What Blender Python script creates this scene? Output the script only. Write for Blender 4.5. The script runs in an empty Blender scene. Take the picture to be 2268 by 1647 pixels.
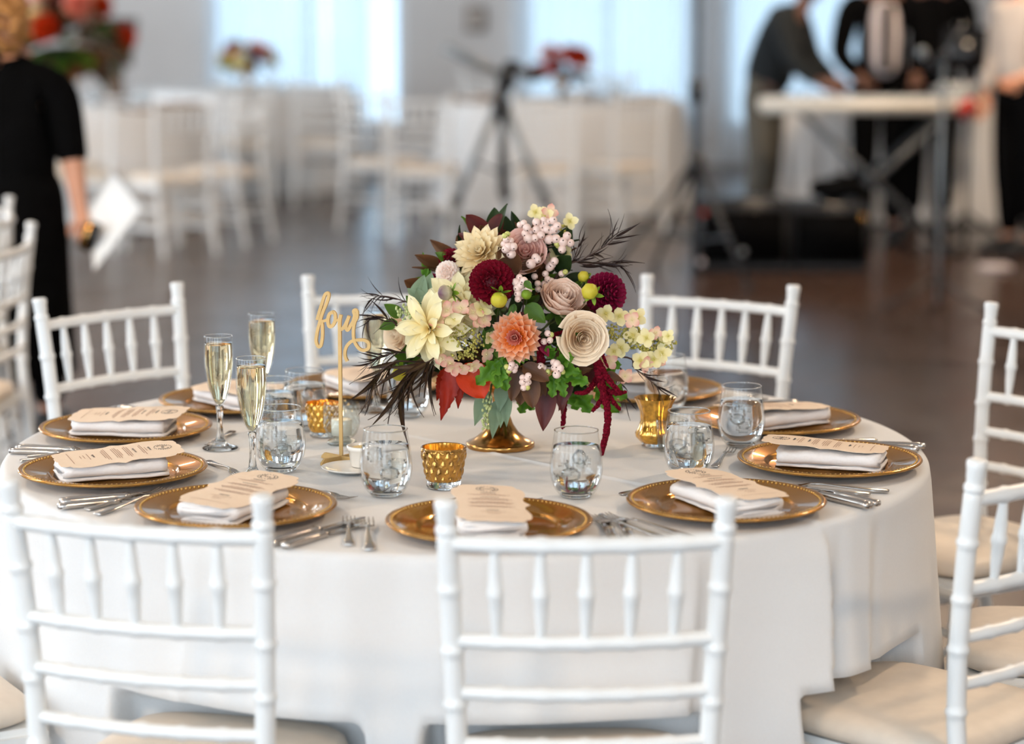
import bpy, bmesh, math, random
from mathutils import Vector, Matrix
random.seed(11)
R = math.radians
PI = math.pi
SC = bpy.context.scene
COL = SC.collection
sin, cos = math.sin, math.cos

# ------------------------------------------------------------------ camera
CAMH, PITCH, FPX, PPX, PPY = 1.635, R(8.635), 85 / 36 * 2268, 1134.0, 756.5
cam_d = bpy.data.cameras.new('camera')
cam_d.lens = 85
cam_d.sensor_width = 36
cam_d.shift_y = -67 / 2268
cam_d.clip_end = 200
cam_d.dof.use_dof = True
cam_d.dof.focus_distance = 4.26
cam_d.dof.aperture_fstop = 2.0
cam_d.dof.aperture_blades = 0
cam = bpy.data.objects.new('camera', cam_d)
cam.location = (0, 0, CAMH)
cam.rotation_euler = (PI / 2 - PITCH, 0, 0)
COL.objects.link(cam)
SC.camera = cam

# ------------------------------------------------------------------ view / world / daylight
SC.view_settings.view_transform = 'Standard'
SC.view_settings.look = 'None'
SC.view_settings.gamma = 1
SC.view_settings.use_curve_mapping = False
SC.view_settings.exposure = 0.14
SC.cycles.use_denoising = True
SC.cycles.max_bounces = 8
SC.cycles.diffuse_bounces = 3
SC.cycles.glossy_bounces = 3
SC.cycles.transmission_bounces = 8
SC.cycles.transparent_max_bounces = 12
SC.cycles.use_adaptive_sampling = True
SC.cycles.adaptive_threshold = 0.065
SC.cycles.adaptive_min_samples = 16
SC.cycles.sample_clamp_indirect = 6
SC.cycles.blur_glossy = 0.6
SC.cycles.use_light_tree = False
wd = bpy.data.worlds.new('daylight')
SC.world = wd
wd.use_nodes = True
wbg = wd.node_tree.nodes['Background']
wbg.inputs['Color'].default_value = (0.62, 0.82, 1.0, 1)
wbg.inputs['Strength'].default_value = 1.9

def area(name, loc, rot, sx, sy, col, power=0, portal=False, spread=180):
    d = bpy.data.lights.new(name, 'AREA')
    d.shape = 'RECTANGLE'
    d.size, d.size_y = sx, sy
    d.color = col
    d.energy = power
    d.spread = R(spread)
    if portal:
        d.cycles.is_portal = True
    o = bpy.data.objects.new(name, d)
    o.location = loc
    o.rotation_euler = rot
    COL.objects.link(o)
    return o

RX0, RX1, RY0, RY1, RZ = -6.5, 5.6, -4.5, 21.0, 4.6     # the room
BACKWIN = [(-2.62, -0.92), (0.08, 1.58), (1.84, 3.2)]    # x ranges, wall at the far end
LEFTWIN = [(-3.2, -0.9), (0.6, 2.9), (4.4, 6.7), (10.5, 12.5), (15.5, 17.5)]  # y ranges on the left wall
FRONTWIN = [(-5.4, -3.0), (-1.9, 0.5), (2.0, 4.4)]       # x ranges on the wall behind the camera
for a, b in BACKWIN:
    area('window_portal', ((a + b) / 2, RY1 + .12, 2.1), (R(-90), 0, 0), b - a, 3.6, (1, 1, 1), portal=True)
# daylight falling in through the tall windows behind the photographer and on the left
for a, b in FRONTWIN:
    area('daylight', ((a + b) / 2, RY0 + .02, 2.0), (R(90), 0, 0), b - a, 3.2, (0.76, 0.88, 1.0), 150 if a < -2.5 else 120 if a < 1 else 66)
for a, b in LEFTWIN:
    area('daylight', (RX0 + .02, (a + b) / 2, 2.0), (0, R(-90), 0), 3.2, b - a, (0.86, 0.93, 1.0), 100 if b < 8 else 190)

# ------------------------------------------------------------------ layout: photo pixel at a known height -> place in the room
def un(px, py, z):
    dx, dy = (px - PPX) / FPX, -(py - PPY) / FPX
    d = Vector((dx, cos(PITCH) + dy * sin(PITCH), -sin(PITCH) + dy * cos(PITCH)))
    t = (z - CAMH) / d.z
    return Vector((d.x * t, d.y * t, z))

def uny(px, py, y):
    dx, dy = (px - PPX) / FPX, -(py - PPY) / FPX
    d = Vector((dx, cos(PITCH) + dy * sin(PITCH), -sin(PITCH) + dy * cos(PITCH)))
    t = y / d.y
    return Vector((d.x * t, y, CAMH + d.z * t))

# ------------------------------------------------------------------ materials
def nodes(name):
    m = bpy.data.materials.new(name)
    m.use_nodes = True
    nt = m.node_tree
    return m, nt, nt.nodes['Principled BSDF']

def setp(b, **k):
    for n, v in k.items():
        b.inputs[n.replace('_', ' ')].default_value = v

def noise_fac(nt, scale, detail=3, stretch=None, coord='Object'):
    tc = nt.nodes.new('ShaderNodeTexCoord')
    nz = nt.nodes.new('ShaderNodeTexNoise')
    nz.inputs['Scale'].default_value = scale
    nz.inputs['Detail'].default_value = detail
    if stretch:
        mp = nt.nodes.new('ShaderNodeMapping')
        mp.inputs['Scale'].default_value = stretch
        nt.links.new(tc.outputs[coord], mp.inputs['Vector'])
        nt.links.new(mp.outputs['Vector'], nz.inputs['Vector'])
    else:
        nt.links.new(tc.outputs[coord], nz.inputs['Vector'])
    return nz.outputs['Fac']

def ramp(nt, fac, stops):
    r = nt.nodes.new('ShaderNodeValToRGB')
    el = r.color_ramp.elements
    while len(el) < len(stops):
        el.new(0.5)
    for e, (p, c) in zip(el, stops):
        e.position = p
        e.color = (*c, 1)
    nt.links.new(fac, r.inputs['Fac'])
    return r.outputs['Color']

def mat(name, col, rough=.5, metal=0, var=.08, scale=20, bump=0, bscale=None, coat=0, spec=None, stretch=None):
    m, nt, b = nodes(name)
    setp(b, Roughness=rough, Metallic=metal)
    if coat:
        b.inputs['Coat Weight'].default_value = coat
        b.inputs['Coat Roughness'].default_value = .06
    if spec is not None:
        b.inputs['Specular IOR Level'].default_value = spec
    f = noise_fac(nt, scale, stretch=stretch)
    lo = tuple(c * (1 - var) for c in col)
    hi = tuple(min(1, c * (1 + var)) for c in col)
    nt.links.new(ramp(nt, f, [(.3, lo), (.7, hi)]), b.inputs['Base Color'])
    if bump:
        bp = nt.nodes.new('ShaderNodeBump')
        bp.inputs['Strength'].default_value = bump
        bp.inputs['Distance'].default_value = .002
        nt.links.new(noise_fac(nt, bscale or scale * 3), bp.inputs['Height'])
        nt.links.new(bp.outputs['Normal'], b.inputs['Normal'])
    return m

def petal_mat(name, stops, rough=.55, trans=.25, spec=.3):
    """colour runs along the petal or leaf, from its base (t=0) to its tip (t=1)"""
    m, nt, b = nodes(name)
    setp(b, Roughness=rough)
    b.inputs['Specular IOR Level'].default_value = spec
    at = nt.nodes.new('ShaderNodeAttribute')
    at.attribute_name = 't'
    mx = nt.nodes.new('ShaderNodeMath')
    mx.operation = 'ADD'
    nz = nt.nodes.new('ShaderNodeMath')
    nz.operation = 'MULTIPLY_ADD'
    nz.inputs[1].default_value = .3
    nz.inputs[2].default_value = -.15
    nt.links.new(noise_fac(nt, 90), nz.inputs[0])
    nt.links.new(at.outputs['Fac'], mx.inputs[0])
    nt.links.new(nz.outputs[0], mx.inputs[1])
    c = ramp(nt, mx.outputs[0], stops)
    nt.links.new(c, b.inputs['Base Color'])
    bp = nt.nodes.new('ShaderNodeBump')
    bp.inputs['Strength'].default_value = .22
    bp.inputs['Distance'].default_value = .0015
    nt.links.new(noise_fac(nt, 160, 2, (3, 1, 1)), bp.inputs['Height'])
    nt.links.new(bp.outputs['Normal'], b.inputs['Normal'])
    tr = nt.nodes.new('ShaderNodeBsdfTranslucent')
    nt.links.new(c, tr.inputs['Color'])
    ms = nt.nodes.new('ShaderNodeMixShader')
    ms.inputs['Fac'].default_value = trans
    nt.links.new(b.outputs[0], ms.inputs[1])
    nt.links.new(tr.outputs[0], ms.inputs[2])
    nt.links.new(ms.outputs[0], nt.nodes['Material Output'].inputs['Surface'])
    return m

def thin_glass(name, tint=(.97, .98, .98), rough=.02, bump=0, bscale=200, gain=1.0):
    m = bpy.data.materials.new(name)
    m.use_nodes = True
    nt = m.node_tree
    nt.nodes.clear()
    out = nt.nodes.new('ShaderNodeOutputMaterial')
    tr = nt.nodes.new('ShaderNodeBsdfTransparent')
    tr.inputs['Color'].default_value = (*tint, 1)
    gl = nt.nodes.new('ShaderNodeBsdfGlossy')
    gl.inputs['Roughness'].default_value = rough
    fr = nt.nodes.new('ShaderNodeLayerWeight')
    pw = nt.nodes.new('ShaderNodeMath')
    pw.operation = 'POWER'
    pw.inputs[1].default_value = 4.0
    nt.links.new(fr.outputs['Facing'], pw.inputs[0])
    mu = nt.nodes.new('ShaderNodeMath')
    mu.operation = 'MULTIPLY_ADD'
    mu.inputs[1].default_value = .55 * gain
    mu.inputs[2].default_value = .035 * gain
    mu.use_clamp = True
    nt.links.new(pw.outputs[0], mu.inputs[0])
    ms = nt.nodes.new('ShaderNodeMixShader')
    nt.links.new(mu.outputs[0], ms.inputs[0])
    nt.links.new(tr.outputs[0], ms.inputs[1])
    nt.links.new(gl.outputs[0], ms.inputs[2])
    nt.links.new(ms.outputs[0], out.inputs['Surface'])
    if bump:
        bp = nt.nodes.new('ShaderNodeBump')
        bp.inputs['Strength'].default_value = bump
        bp.inputs['Distance'].default_value = .001
        nt.links.new(noise_fac(nt, bscale), bp.inputs['Height'])
        nt.links.new(bp.outputs['Normal'], gl.inputs['Normal'])
        nt.links.new(bp.outputs['Normal'], fr.inputs['Normal'])
    return m

def solid_glass(name, col=(1, 1, 1), ior=1.45, rough=0.0, bump=0, bscale=60, dist=.002):
    m, nt, b = nodes(name)
    setp(b, Roughness=rough, IOR=ior)
    b.inputs['Transmission Weight'].default_value = 1
    f = noise_fac(nt, bscale)
    nt.links.new(ramp(nt, f, [(0, tuple(c * .98 for c in col)), (1, col)]), b.inputs['Base Color'])
    if bump:
        bp = nt.nodes.new('ShaderNodeBump')
        bp.inputs['Strength'].default_value = bump
        bp.inputs['Distance'].default_value = dist
        nt.links.new(f, bp.inputs['Height'])
        nt.links.new(bp.outputs['Normal'], b.inputs['Normal'])
    return m

def emit_mat(name, col, st):
    m, nt, b = nodes(name)
    setp(b, Emission_Strength=st)
    f = noise_fac(nt, 60)
    nt.links.new(ramp(nt, f, [(0, tuple(c * .9 for c in col)), (1, col)]), b.inputs['Emission Color'])
    return m

M = {}
M['cloth'] = mat('white_linen', (.75, .745, .735), .92, var=.015, scale=300, bump=.12, bscale=1500, spec=.15)
M['napkin'] = mat('white_cotton', (.86, .83, .81), .9, var=.02, scale=200, bump=.25, bscale=900, spec=.15)
M['chair'] = mat('white_lacquer', (.77, .78, .77), .32, var=.02, scale=8)
M['cushion'] = mat('ivory_vinyl', (.70, .60, .49), .5, var=.04, scale=30, bump=.1, bscale=300)
M['gold'] = mat('gold_lacquer', (.40, .20, .042), .26, .65, var=.1, scale=14, coat=.6)
M['gold'].node_tree.nodes['Principled BSDF'].inputs['Specular Tint'].default_value = (.80, .48, .16, 1)
M['goldrim'] = mat('gold_beads', (.60, .36, .10), .22, .7, var=.1, scale=90)
M['brass'] = mat('antique_brass', (.50, .27, .085), .2, 1.0, var=.25, scale=35)
M['amber'] = mat('gold_mercury_glass', (.50, .25, .04), .12, .85, var=.45, scale=70, coat=.7)
M['amber2'] = mat('amber_mercury_glass', (.72, .36, .04), .1, .65, var=.4, scale=110, coat=.8)
M['silver'] = mat('polished_steel', (.56, .52, .48), .17, 1.0, var=.06, scale=40)
M['card'] = mat('peach_card', (.81, .65, .50), .85, var=.015, scale=60, spec=.1)
M['ink'] = mat('brown_ink', (.30, .15, .10), .8, var=.1, scale=60)
M['inkdark'] = mat('dark_ink', (.05, .05, .06), .6, var=.1, scale=60)
M['signwood'] = mat('gold_painted_wood', (.62, .40, .15), .5, .15, var=.06, scale=60)
M['china'] = mat('cream_china', (.84, .80, .73), .2, var=.02, scale=20, coat=.5)
M['butter'] = mat('butter', (.85, .62, .22), .45, var=.06, scale=80)
M['wax'] = mat('candle_wax', (.90, .85, .76), .5, var=.03, scale=40)
M['flame'] = emit_mat('candle_flame', (1.0, .62, .22), 14)
M['wick'] = mat('wick', (.03, .02, .02), .9)
M['glass'] = thin_glass('clear_glass')
M['glassw'] = thin_glass('dewy_glass', rough=.05, bump=.35, bscale=260)
M['frost'] = thin_glass('frosted_pressed_glass', tint=(.86, .87, .85), rough=.18, bump=1, bscale=240, gain=1.6)
M['cut'] = thin_glass('pressed_clear_glass', tint=(.84, .88, .86), rough=.06, bump=1, bscale=140, gain=2.6)
M['sglass'] = solid_glass('solid_clear_glass', (.97, .985, .98))
M['water'] = solid_glass('ice_water', (.985, .99, .99), 1.33, bump=.05, bscale=30, dist=.003)
M['ice'] = thin_glass('ice', (.97, .98, .98), rough=.12, bump=.8, bscale=90, gain=1.5)
M['champ'] = solid_glass('champagne', (1.0, .885, .60), 1.33, bump=.03, bscale=40)
M['black'] = mat('black_fabric', (.003, .003, .0032), .95, var=.2, scale=30, spec=.03)
M['blackp'] = mat('black_plastic', (.012, .012, .013), .45, var=.2, scale=20)
M['blackm'] = mat('dark_grey_metal', (.07, .08, .09), .4, .3, var=.15, scale=20)
M['grey'] = mat('grey_metal', (.24, .26, .27), .42, .3, var=.1, scale=20)
M['skin'] = mat('skin', (.60, .30, .19), .55, var=.05, scale=20)
M['skind'] = mat('deep_skin', (.15, .07, .045), .5, var=.08, scale=20)
M['hair'] = mat('ginger_blonde_hair', (.42, .19, .05), .55, var=.45, scale=45, bump=1, bscale=60)
M['hairb'] = mat('black_hair', (.015, .012, .01), .6, var=.3, scale=60, bump=1, bscale=120)
M['eye'] = mat('eye', (.05, .03, .02), .2)
M['lip'] = mat('lips', (.45, .16, .13), .5)
M['navy'] = mat('dark_teal_shirt', (.005, .008, .010), .9, var=.15, scale=20)
M['taupe'] = mat('taupe_trousers', (.085, .078, .062), .85, var=.12, scale=30)
M['shirt'] = mat('white_shirt', (.62, .56, .57), .85, var=.05, scale=15)
M['ecru'] = mat('ecru_shirt', (.42, .37, .33), .85, var=.07, scale=15)
M['paper'] = mat('white_paper', (.80, .83, .84), .7, var=.03, scale=15)
M['wood'] = mat('brown_wood', (.12, .068, .035), .5, var=.3, scale=12, stretch=(6, 6, 1))
M['keys'] = mat('ivory_keyboard', (.66, .62, .54), .4, var=.04, scale=20)
M['red'] = mat('red_fabric', (.36, .03, .02), .7, var=.2, scale=30)
M['screen'] = mat('black_screen', (.006, .006, .007), .2)
M['wall'] = mat('white_wall_paint', (.62, .595, .575), .85, var=.02, scale=3)
M['wallw'] = mat('warm_wall_paint', (.47, .42, .375), .85, var=.03, scale=3)
M['ceil'] = mat('ceiling_paint', (.76, .72, .67), .9, var=.02, scale=3)
M['frame'] = mat('white_window_frame', (.74, .76, .78), .5, var=.02, scale=10)
M['stem'] = mat('green_stem', (.10, .13, .035), .6, var=.2, scale=60)
M['stemd'] = mat('brown_stem', (.06, .028, .02), .6, var=.2, scale=60)
M['pane'] = thin_glass('window_pane', (.95, .98, 1), .01)

def make_floor_mat():
    m, nt, b = nodes('dark_oak_planks')
    tc = nt.nodes.new('ShaderNodeTexCoord')
    mp = nt.nodes.new('ShaderNodeMapping')
    nt.links.new(tc.outputs['Object'], mp.inputs['Vector'])
    br = nt.nodes.new('ShaderNodeTexBrick')
    br.inputs['Scale'].default_value = 1
    br.inputs['Brick Width'].default_value = 1.6
    br.inputs['Row Height'].default_value = .13
    br.inputs['Mortar Size'].default_value = .003
    br.inputs['Color1'].default_value = (.075, .043, .031, 1)
    br.inputs['Color2'].default_value = (.046, .027, .020, 1)
    br.inputs['Mortar'].default_value = (.008, .005, .004, 1)
    nt.links.new(mp.outputs['Vector'], br.inputs['Vector'])
    gr = ramp(nt, noise_fac(nt, 6, 6, (1, 14, 1)), [(.3, (.7, .7, .7)), (.7, (1.25, 1.2, 1.15))])
    mx = nt.nodes.new('ShaderNodeMix')
    mx.data_type = 'RGBA'
    mx.blend_type = 'MULTIPLY'
    mx.inputs['Factor'].default_value = 1
    nt.links.new(br.outputs['Color'], mx.inputs['A'])
    nt.links.new(gr, mx.inputs['B'])
    nt.links.new(mx.outputs['Result'], b.inputs['Base Color'])
    rr = ramp(nt, noise_fac(nt, 3, 4), [(.3, (.19, .19, .19)), (.7, (.28, .28, .28))])
    nt.links.new(rr, b.inputs['Roughness'])
    b.inputs['Specular IOR Level'].default_value = .5
    return m
M['floor'] = make_floor_mat()

def make_sheer():
    m = bpy.data.materials.new('sheer_curtain')
    m.use_nodes = True
    nt = m.node_tree
    nt.nodes.clear()
    out = nt.nodes.new('ShaderNodeOutputMaterial')
    tr = nt.nodes.new('ShaderNodeBsdfTransparent')
    tl = nt.nodes.new('ShaderNodeBsdfTranslucent')
    df = nt.nodes.new('ShaderNodeBsdfDiffuse')
    c = ramp(nt, noise_fac(nt, 5, 2, (30, 1, .3)), [(.2, (.80, .84, .88)), (.8, (.92, .95, .97))])
    nt.links.new(c, tl.inputs['Color'])
    nt.links.new(c, df.inputs['Color'])
    a = nt.nodes.new('ShaderNodeMixShader')
    a.inputs[0].default_value = .35
    nt.links.new(tl.outputs[0], a.inputs[1])
    nt.links.new(df.outputs[0], a.inputs[2])
    b = nt.nodes.new('ShaderNodeMixShader')
    b.inputs[0].default_value = .68
    nt.links.new(tr.outputs[0], b.inputs[1])
    nt.links.new(a.outputs[0], b.inputs[2])
    nt.links.new(b.outputs[0], out.inputs['Surface'])
    return m
M['sheer'] = make_sheer()

# petals and leaves
M['burg'] = petal_mat('burgundy_petal', [(0, (.03, .001, .004)), (.5, (.15, .002, .010)), (1, (.27, .006, .024))], .5, .12, .2)
M['burg2'] = petal_mat('magenta_burgundy_petal', [(0, (.05, .001, .010)), (.5, (.19, .003, .028)), (1, (.33, .012, .065))], .5, .12, .2)
M['cream'] = petal_mat('cream_yellow_petal', [(0, (.92, .66, .20)), (.45, (.93, .80, .42)), (1, (.94, .88, .62))])
M['peach'] = petal_mat('cream_peach_petal', [(0, (.90, .56, .20)), (.4, (.93, .72, .38)), (1, (.94, .84, .60))])
M['coral'] = petal_mat('coral_orange_petal', [(0, (.86, .15, .015)), (.5, (.93, .25, .035)), (.74, (.94, .42, .19)), (1, (.95, .76, .64))], .5, .25, .15)
M['coralc'] = petal_mat('coral_pink_petal', [(0, (.84, .14, .08)), (.6, (.88, .28, .19)), (1, (.91, .52, .42))], .5, .25, .15)
M['blush'] = petal_mat('blush_petal', [(0, (.86, .46, .22)), (.35, (.96, .60, .42)), (.75, (.97, .70, .54)), (1, (.97, .76, .62))], .5, .14)
M['blushp'] = petal_mat('pink_petal', [(0, (.94, .46, .36)), (.5, (.97, .58, .48)), (1, (.97, .66, .57))], .5, .14)
M['ivory'] = petal_mat('ivory_petal', [(0, (.96, .56, .28)), (.4, (.98, .72, .47)), (1, (.98, .83, .63))], .5, .14)
M['white'] = petal_mat('white_petal', [(0, (.86, .60, .46)), (.5, (.95, .82, .74)), (1, (.97, .92, .87))], .5, .4)
M['hydc'] = petal_mat('cream_hydrangea', [(0, (.72, .62, .18)), (.4, (.90, .80, .40)), (1, (.93, .85, .54))])
M['hydp'] = petal_mat('pink_hydrangea', [(0, (.88, .74, .42)), (.45, (.90, .64, .46)), (1, (.80, .34, .30))])
M['hydbud'] = mat('green_hydrangea_buds', (.42, .38, .08), .6, var=.35, scale=150)
M['berry'] = mat('snowberry_skin', (.84, .63, .55), .35, var=.12, scale=80)
M['berrydot'] = mat('berry_tip', (.06, .03, .02), .8)
M['berryg'] = mat('unripe_berry', (.58, .58, .17), .4, var=.15, scale=80)
M['budy'] = petal_mat('yellow_green_bud', [(0, (.22, .27, .02)), (.5, (.55, .50, .03)), (1, (.62, .50, .05))], .45, .1)
M['budp'] = petal_mat('purple_white_bud', [(0, (.28, .30, .06)), (.5, (.55, .48, .30)), (1, (.10, .01, .06))], .45, .1)
M['sepal'] = petal_mat('bright_green_sepal', [(0, (.12, .22, .02)), (1, (.27, .42, .03))], .45, .25)
M['lgreen'] = petal_mat('mid_green_leaf', [(0, (.035, .09, .01)), (1, (.095, .19, .018))], .45, .2, .25)
M['ger'] = petal_mat('fresh_green_leaf', [(0, (.04, .12, .008)), (.6, (.075, .20, .012)), (1, (.16, .32, .03))], .45, .25, .25)
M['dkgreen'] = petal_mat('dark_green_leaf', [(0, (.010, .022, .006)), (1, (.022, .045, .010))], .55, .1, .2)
M['euc'] = petal_mat('grey_green_leaf', [(0, (.17, .25, .14)), (1, (.26, .35, .23))], .6, .2, .2)
M['eucseed'] = mat('eucalyptus_seed', (.46, .52, .22), .5, var=.2, scale=90)
M['bronze'] = petal_mat('bronze_leaf', [(0, (.055, .026, .010)), (.6, (.10, .040, .016)), (1, (.15, .065, .025))], .45, .15, .25)
M['plum'] = petal_mat('plum_leaf', [(0, (.04, .010, .009)), (.6, (.09, .014, .014)), (1, (.125, .028, .02))], .42, .15, .3)
M['redl'] = petal_mat('red_leaf', [(0, (.45, .035, .006)), (.5, (.34, .018, .004)), (1, (.24, .014, .006))], .4, .25, .25)
M['redo'] = petal_mat('scarlet_leaf', [(0, (.70, .12, .02)), (.5, (.64, .045, .006)), (1, (.50, .03, .006))], .4, .3, .25)
M['wisp'] = petal_mat('dark_wispy_leaf', [(0, (.040, .026, .012)), (.5, (.022, .010, .008)), (1, (.014, .007, .007))], .5, .08, .25)
M['wispg'] = petal_mat('olive_wispy_leaf', [(0, (.15, .12, .028)), (.5, (.06, .032, .016)), (1, (.024, .012, .010))], .5, .08, .25)
M['amar'] = mat('crimson_amaranth', (.16, .003, .014), .85, var=.5, scale=300, bump=1, bscale=600, spec=.1)

# ------------------------------------------------------------------ mesh helpers
def mk(name, vf, m, parent=None, smooth=True, loc=None, rot=None, sharp=None, t=None, mats=None, fmat=None):
    V, F = vf
    me = bpy.data.meshes.new(name)
    me.from_pydata([tuple(v) for v in V], [], F)
    me.materials.append(M[m] if isinstance(m, str) else m)
    for x in mats or []:
        me.materials.append(M[x])
    if fmat:
        me.polygons.foreach_set('material_index', fmat)
    if smooth:
        me.polygons.foreach_set('use_smooth', [True] * len(me.polygons))
    if sharp:
        me.set_sharp_from_angle(angle=R(sharp))
    if t:
        a = me.attributes.new('t', 'FLOAT', 'POINT')
        a.data.foreach_set('value', t)
    me.update()
    return ob(name, me, parent, loc, rot)

def ob(name, me, parent=None, loc=None, rot=None, mw=None):
    o = bpy.data.objects.new(name, me)
    COL.objects.link(o)
    if parent is not None:
        o.parent = parent
    if mw is not None:
        o.matrix_local = mw
    if loc is not None:
        o.location = loc
    if rot is not None:
        o.rotation_euler = rot
    return o

def tag(o, label=None, cat=None, group=None, kind=None):
    if label:
        o['label'] = label
    if cat:
        o['category'] = cat
    if group:
        o['group'] = group
    if kind:
        o['kind'] = kind
    return o

def thing(name, label, cat, loc=(0, 0, 0), rz=0, group=None):
    o = bpy.data.objects.new(name, None)
    o.empty_display_size = .05
    COL.objects.link(o)
    o.matrix_world = Matrix.Translation(loc) @ Matrix.Rotation(rz, 4, 'Z')
    return tag(o, label, cat, group)

def copy_tree(o, parent=None):
    c = o.copy()
    COL.objects.link(c)
    c.parent = parent
    for ch in o.children:
        copy_tree(ch, c)
    return c

def join(parts):
    V, F = [], []
    for v, f in parts:
        k = len(V)
        V += [Vector(p) for p in v]
        F += [tuple(i + k for i in q) for q in f]
    return V, F

def xf(vf, mtx):
    return [mtx @ Vector(p) for p in vf[0]], vf[1]

def lathe(prof, n=32, cap0=False, cap1=False):
    V, F = [], []
    for r, z in prof:
        for i in range(n):
            a = 2 * PI * i / n
            V.append(Vector((r * cos(a), r * sin(a), z)))
    for k in range(len(prof) - 1):
        for i in range(n):
            j = (i + 1) % n
            F.append((k * n + i, k * n + j, (k + 1) * n + j, (k + 1) * n + i))
    if cap0:
        F.append(tuple(range(n - 1, -1, -1)))
    if cap1:
        F.append(tuple((len(prof) - 1) * n + i for i in range(n)))
    return V, F

def tube(pts, rad, n=8, cap=True, flat=1.0, up=None):
    pts = [Vector(p) for p in pts]
    if not hasattr(rad, '__len__'):
        rad = [rad] * len(pts)
    V, F = [], []
    prev = None
    for i, p in enumerate(pts):
        d = (pts[min(i + 1, len(pts) - 1)] - pts[max(i - 1, 0)]).normalized()
        if prev is None:
            u = Vector(up) if up else (Vector((0, 0, 1)) if abs(d.z) < .9 else Vector((1, 0, 0)))
        else:
            u = prev
        u = (u - d * u.dot(d))
        if u.length < 1e-6:
            u = d.orthogonal()
        u.normalize()
        prev = u
        w = d.cross(u)
        for k in range(n):
            a = 2 * PI * k / n
            V.append(p + (w * cos(a) + u * sin(a) * flat) * rad[i])
    for i in range(len(pts) - 1):
        for k in range(n):
            j = (k + 1) % n
            F.append((i * n + k, i * n + j, (i + 1) * n + j, (i + 1) * n + k))
    if cap:
        F.append(tuple(range(n - 1, -1, -1)))
        F.append(tuple((len(pts) - 1) * n + k for k in range(n)))
    return V, F

def box(c, s, rz=0):
    x, y, z = (a / 2 for a in s)
    V = [Vector((i * x, j * y, k * z)) for i in (-1, 1) for j in (-1, 1) for k in (-1, 1)]
    F = [(0, 1, 3, 2), (4, 6, 7, 5), (0, 4, 5, 1), (2, 3, 7, 6), (0, 2, 6, 4), (1, 5, 7, 3)]
    return xf((V, F), Matrix.Translation(c) @ Matrix.Rotation(rz, 4, 'Z'))

def rbox(c, s, b=.01, seg=2, rz=0):
    bm = bmesh.new()
    bmesh.ops.create_cube(bm, size=1)
    for v in bm.verts:
        v.co = Vector((v.co.x * s[0], v.co.y * s[1], v.co.z * s[2]))
    bmesh.ops.bevel(bm, geom=bm.edges[:], offset=b, segments=seg, affect='EDGES')
    bm.verts.index_update()
    V = [v.co.copy() for v in bm.verts]
    F = [tuple(v.index for v in f.verts) for f in bm.faces]
    bm.free()
    return xf((V, F), Matrix.Translation(c) @ Matrix.Rotation(rz, 4, 'Z'))

def ball(r, n=12, m=8, sc=(1, 1, 1)):
    V, F = [Vector((0, 0, -r * sc[2]))], []
    for k in range(1, m):
        a = -PI / 2 + PI * k / m
        for i in range(n):
            b = 2 * PI * i / n
            V.append(Vector((r * cos(a) * cos(b) * sc[0], r * cos(a) * sin(b) * sc[1], r * sin(a) * sc[2])))
    V.append(Vector((0, 0, r * sc[2])))
    for i in range(n):
        F.append((0, 1 + (i + 1) % n, 1 + i))
        F.append((len(V) - 1, 1 + (m - 2) * n + i, 1 + (m - 2) * n + (i + 1) % n))
    for k in range(m - 2):
        for i in range(n):
            j = (i + 1) % n
            F.append((1 + k * n + i, 1 + k * n + j, 1 + (k + 1) * n + j, 1 + (k + 1) * n + i))
    return V, F

def spline(pts, per=6):
    P = [Vector(p) for p in pts]
    P = [P[0] * 2 - P[1]] + P + [P[-1] * 2 - P[-2]]
    out = []
    for i in range(1, len(P) - 2):
        for k in range(per):
            t = k / per
            a, b, c, d = P[i - 1:i + 3]
            out.append(.5 * ((2 * b) + (c - a) * t + (2 * a - 5 * b + 4 * c - d) * t * t + (3 * b - a - 3 * c + d) * t ** 3))
    out.append(P[-2])
    return out

def lerp_tab(tab, x):
    if x <= tab[0][0]:
        return tab[0][1]
    for (a, u), (b, v) in zip(tab, tab[1:]):
        if x <= b:
            return u + (v - u) * (x - a) / (b - a)
    return tab[-1][1]

def grid_faces(nu, nv, off=0):
    return [(off + j * nu + i, off + j * nu + i + 1, off + (j + 1) * nu + i + 1, off + (j + 1) * nu + i)
            for j in range(nv - 1) for i in range(nu - 1)]
# ------------------------------------------------------------------ the room
def struct(name, vf, m, smooth=False, parent=None):
    o = mk(name, vf, m, parent, smooth)
    if parent is None:
        o['kind'] = 'structure'
    return o

CXR, CYR = (RX0 + RX1) / 2, (RY0 + RY1) / 2
struct('floor', box((CXR, CYR, -.05), (RX1 - RX0 + .5, RY1 - RY0 + .5, .1)), 'floor')
struct('ceiling', box((CXR, CYR, RZ + .05), (RX1 - RX0 + .5, RY1 - RY0 + .5, .1)), 'ceil')

def wall_with_openings(name, m, a0, a1, openings, z0, z1, put):
    """a wall from a0 to a1 with window openings; put(a, z, la, lz) makes one solid piece"""
    parts, a = [], a0
    for o0, o1 in openings:
        parts.append(put((a + o0) / 2, RZ / 2, o0 - a, RZ))
        parts.append(put((o0 + o1) / 2, z0 / 2, o1 - o0, z0))
        parts.append(put((o0 + o1) / 2, (z1 + RZ) / 2, o1 - o0, RZ - z1))
        a = o1
    parts.append(put((a + a1) / 2, RZ / 2, a1 - a, RZ))
    return struct(name, join(parts), m)

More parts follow.
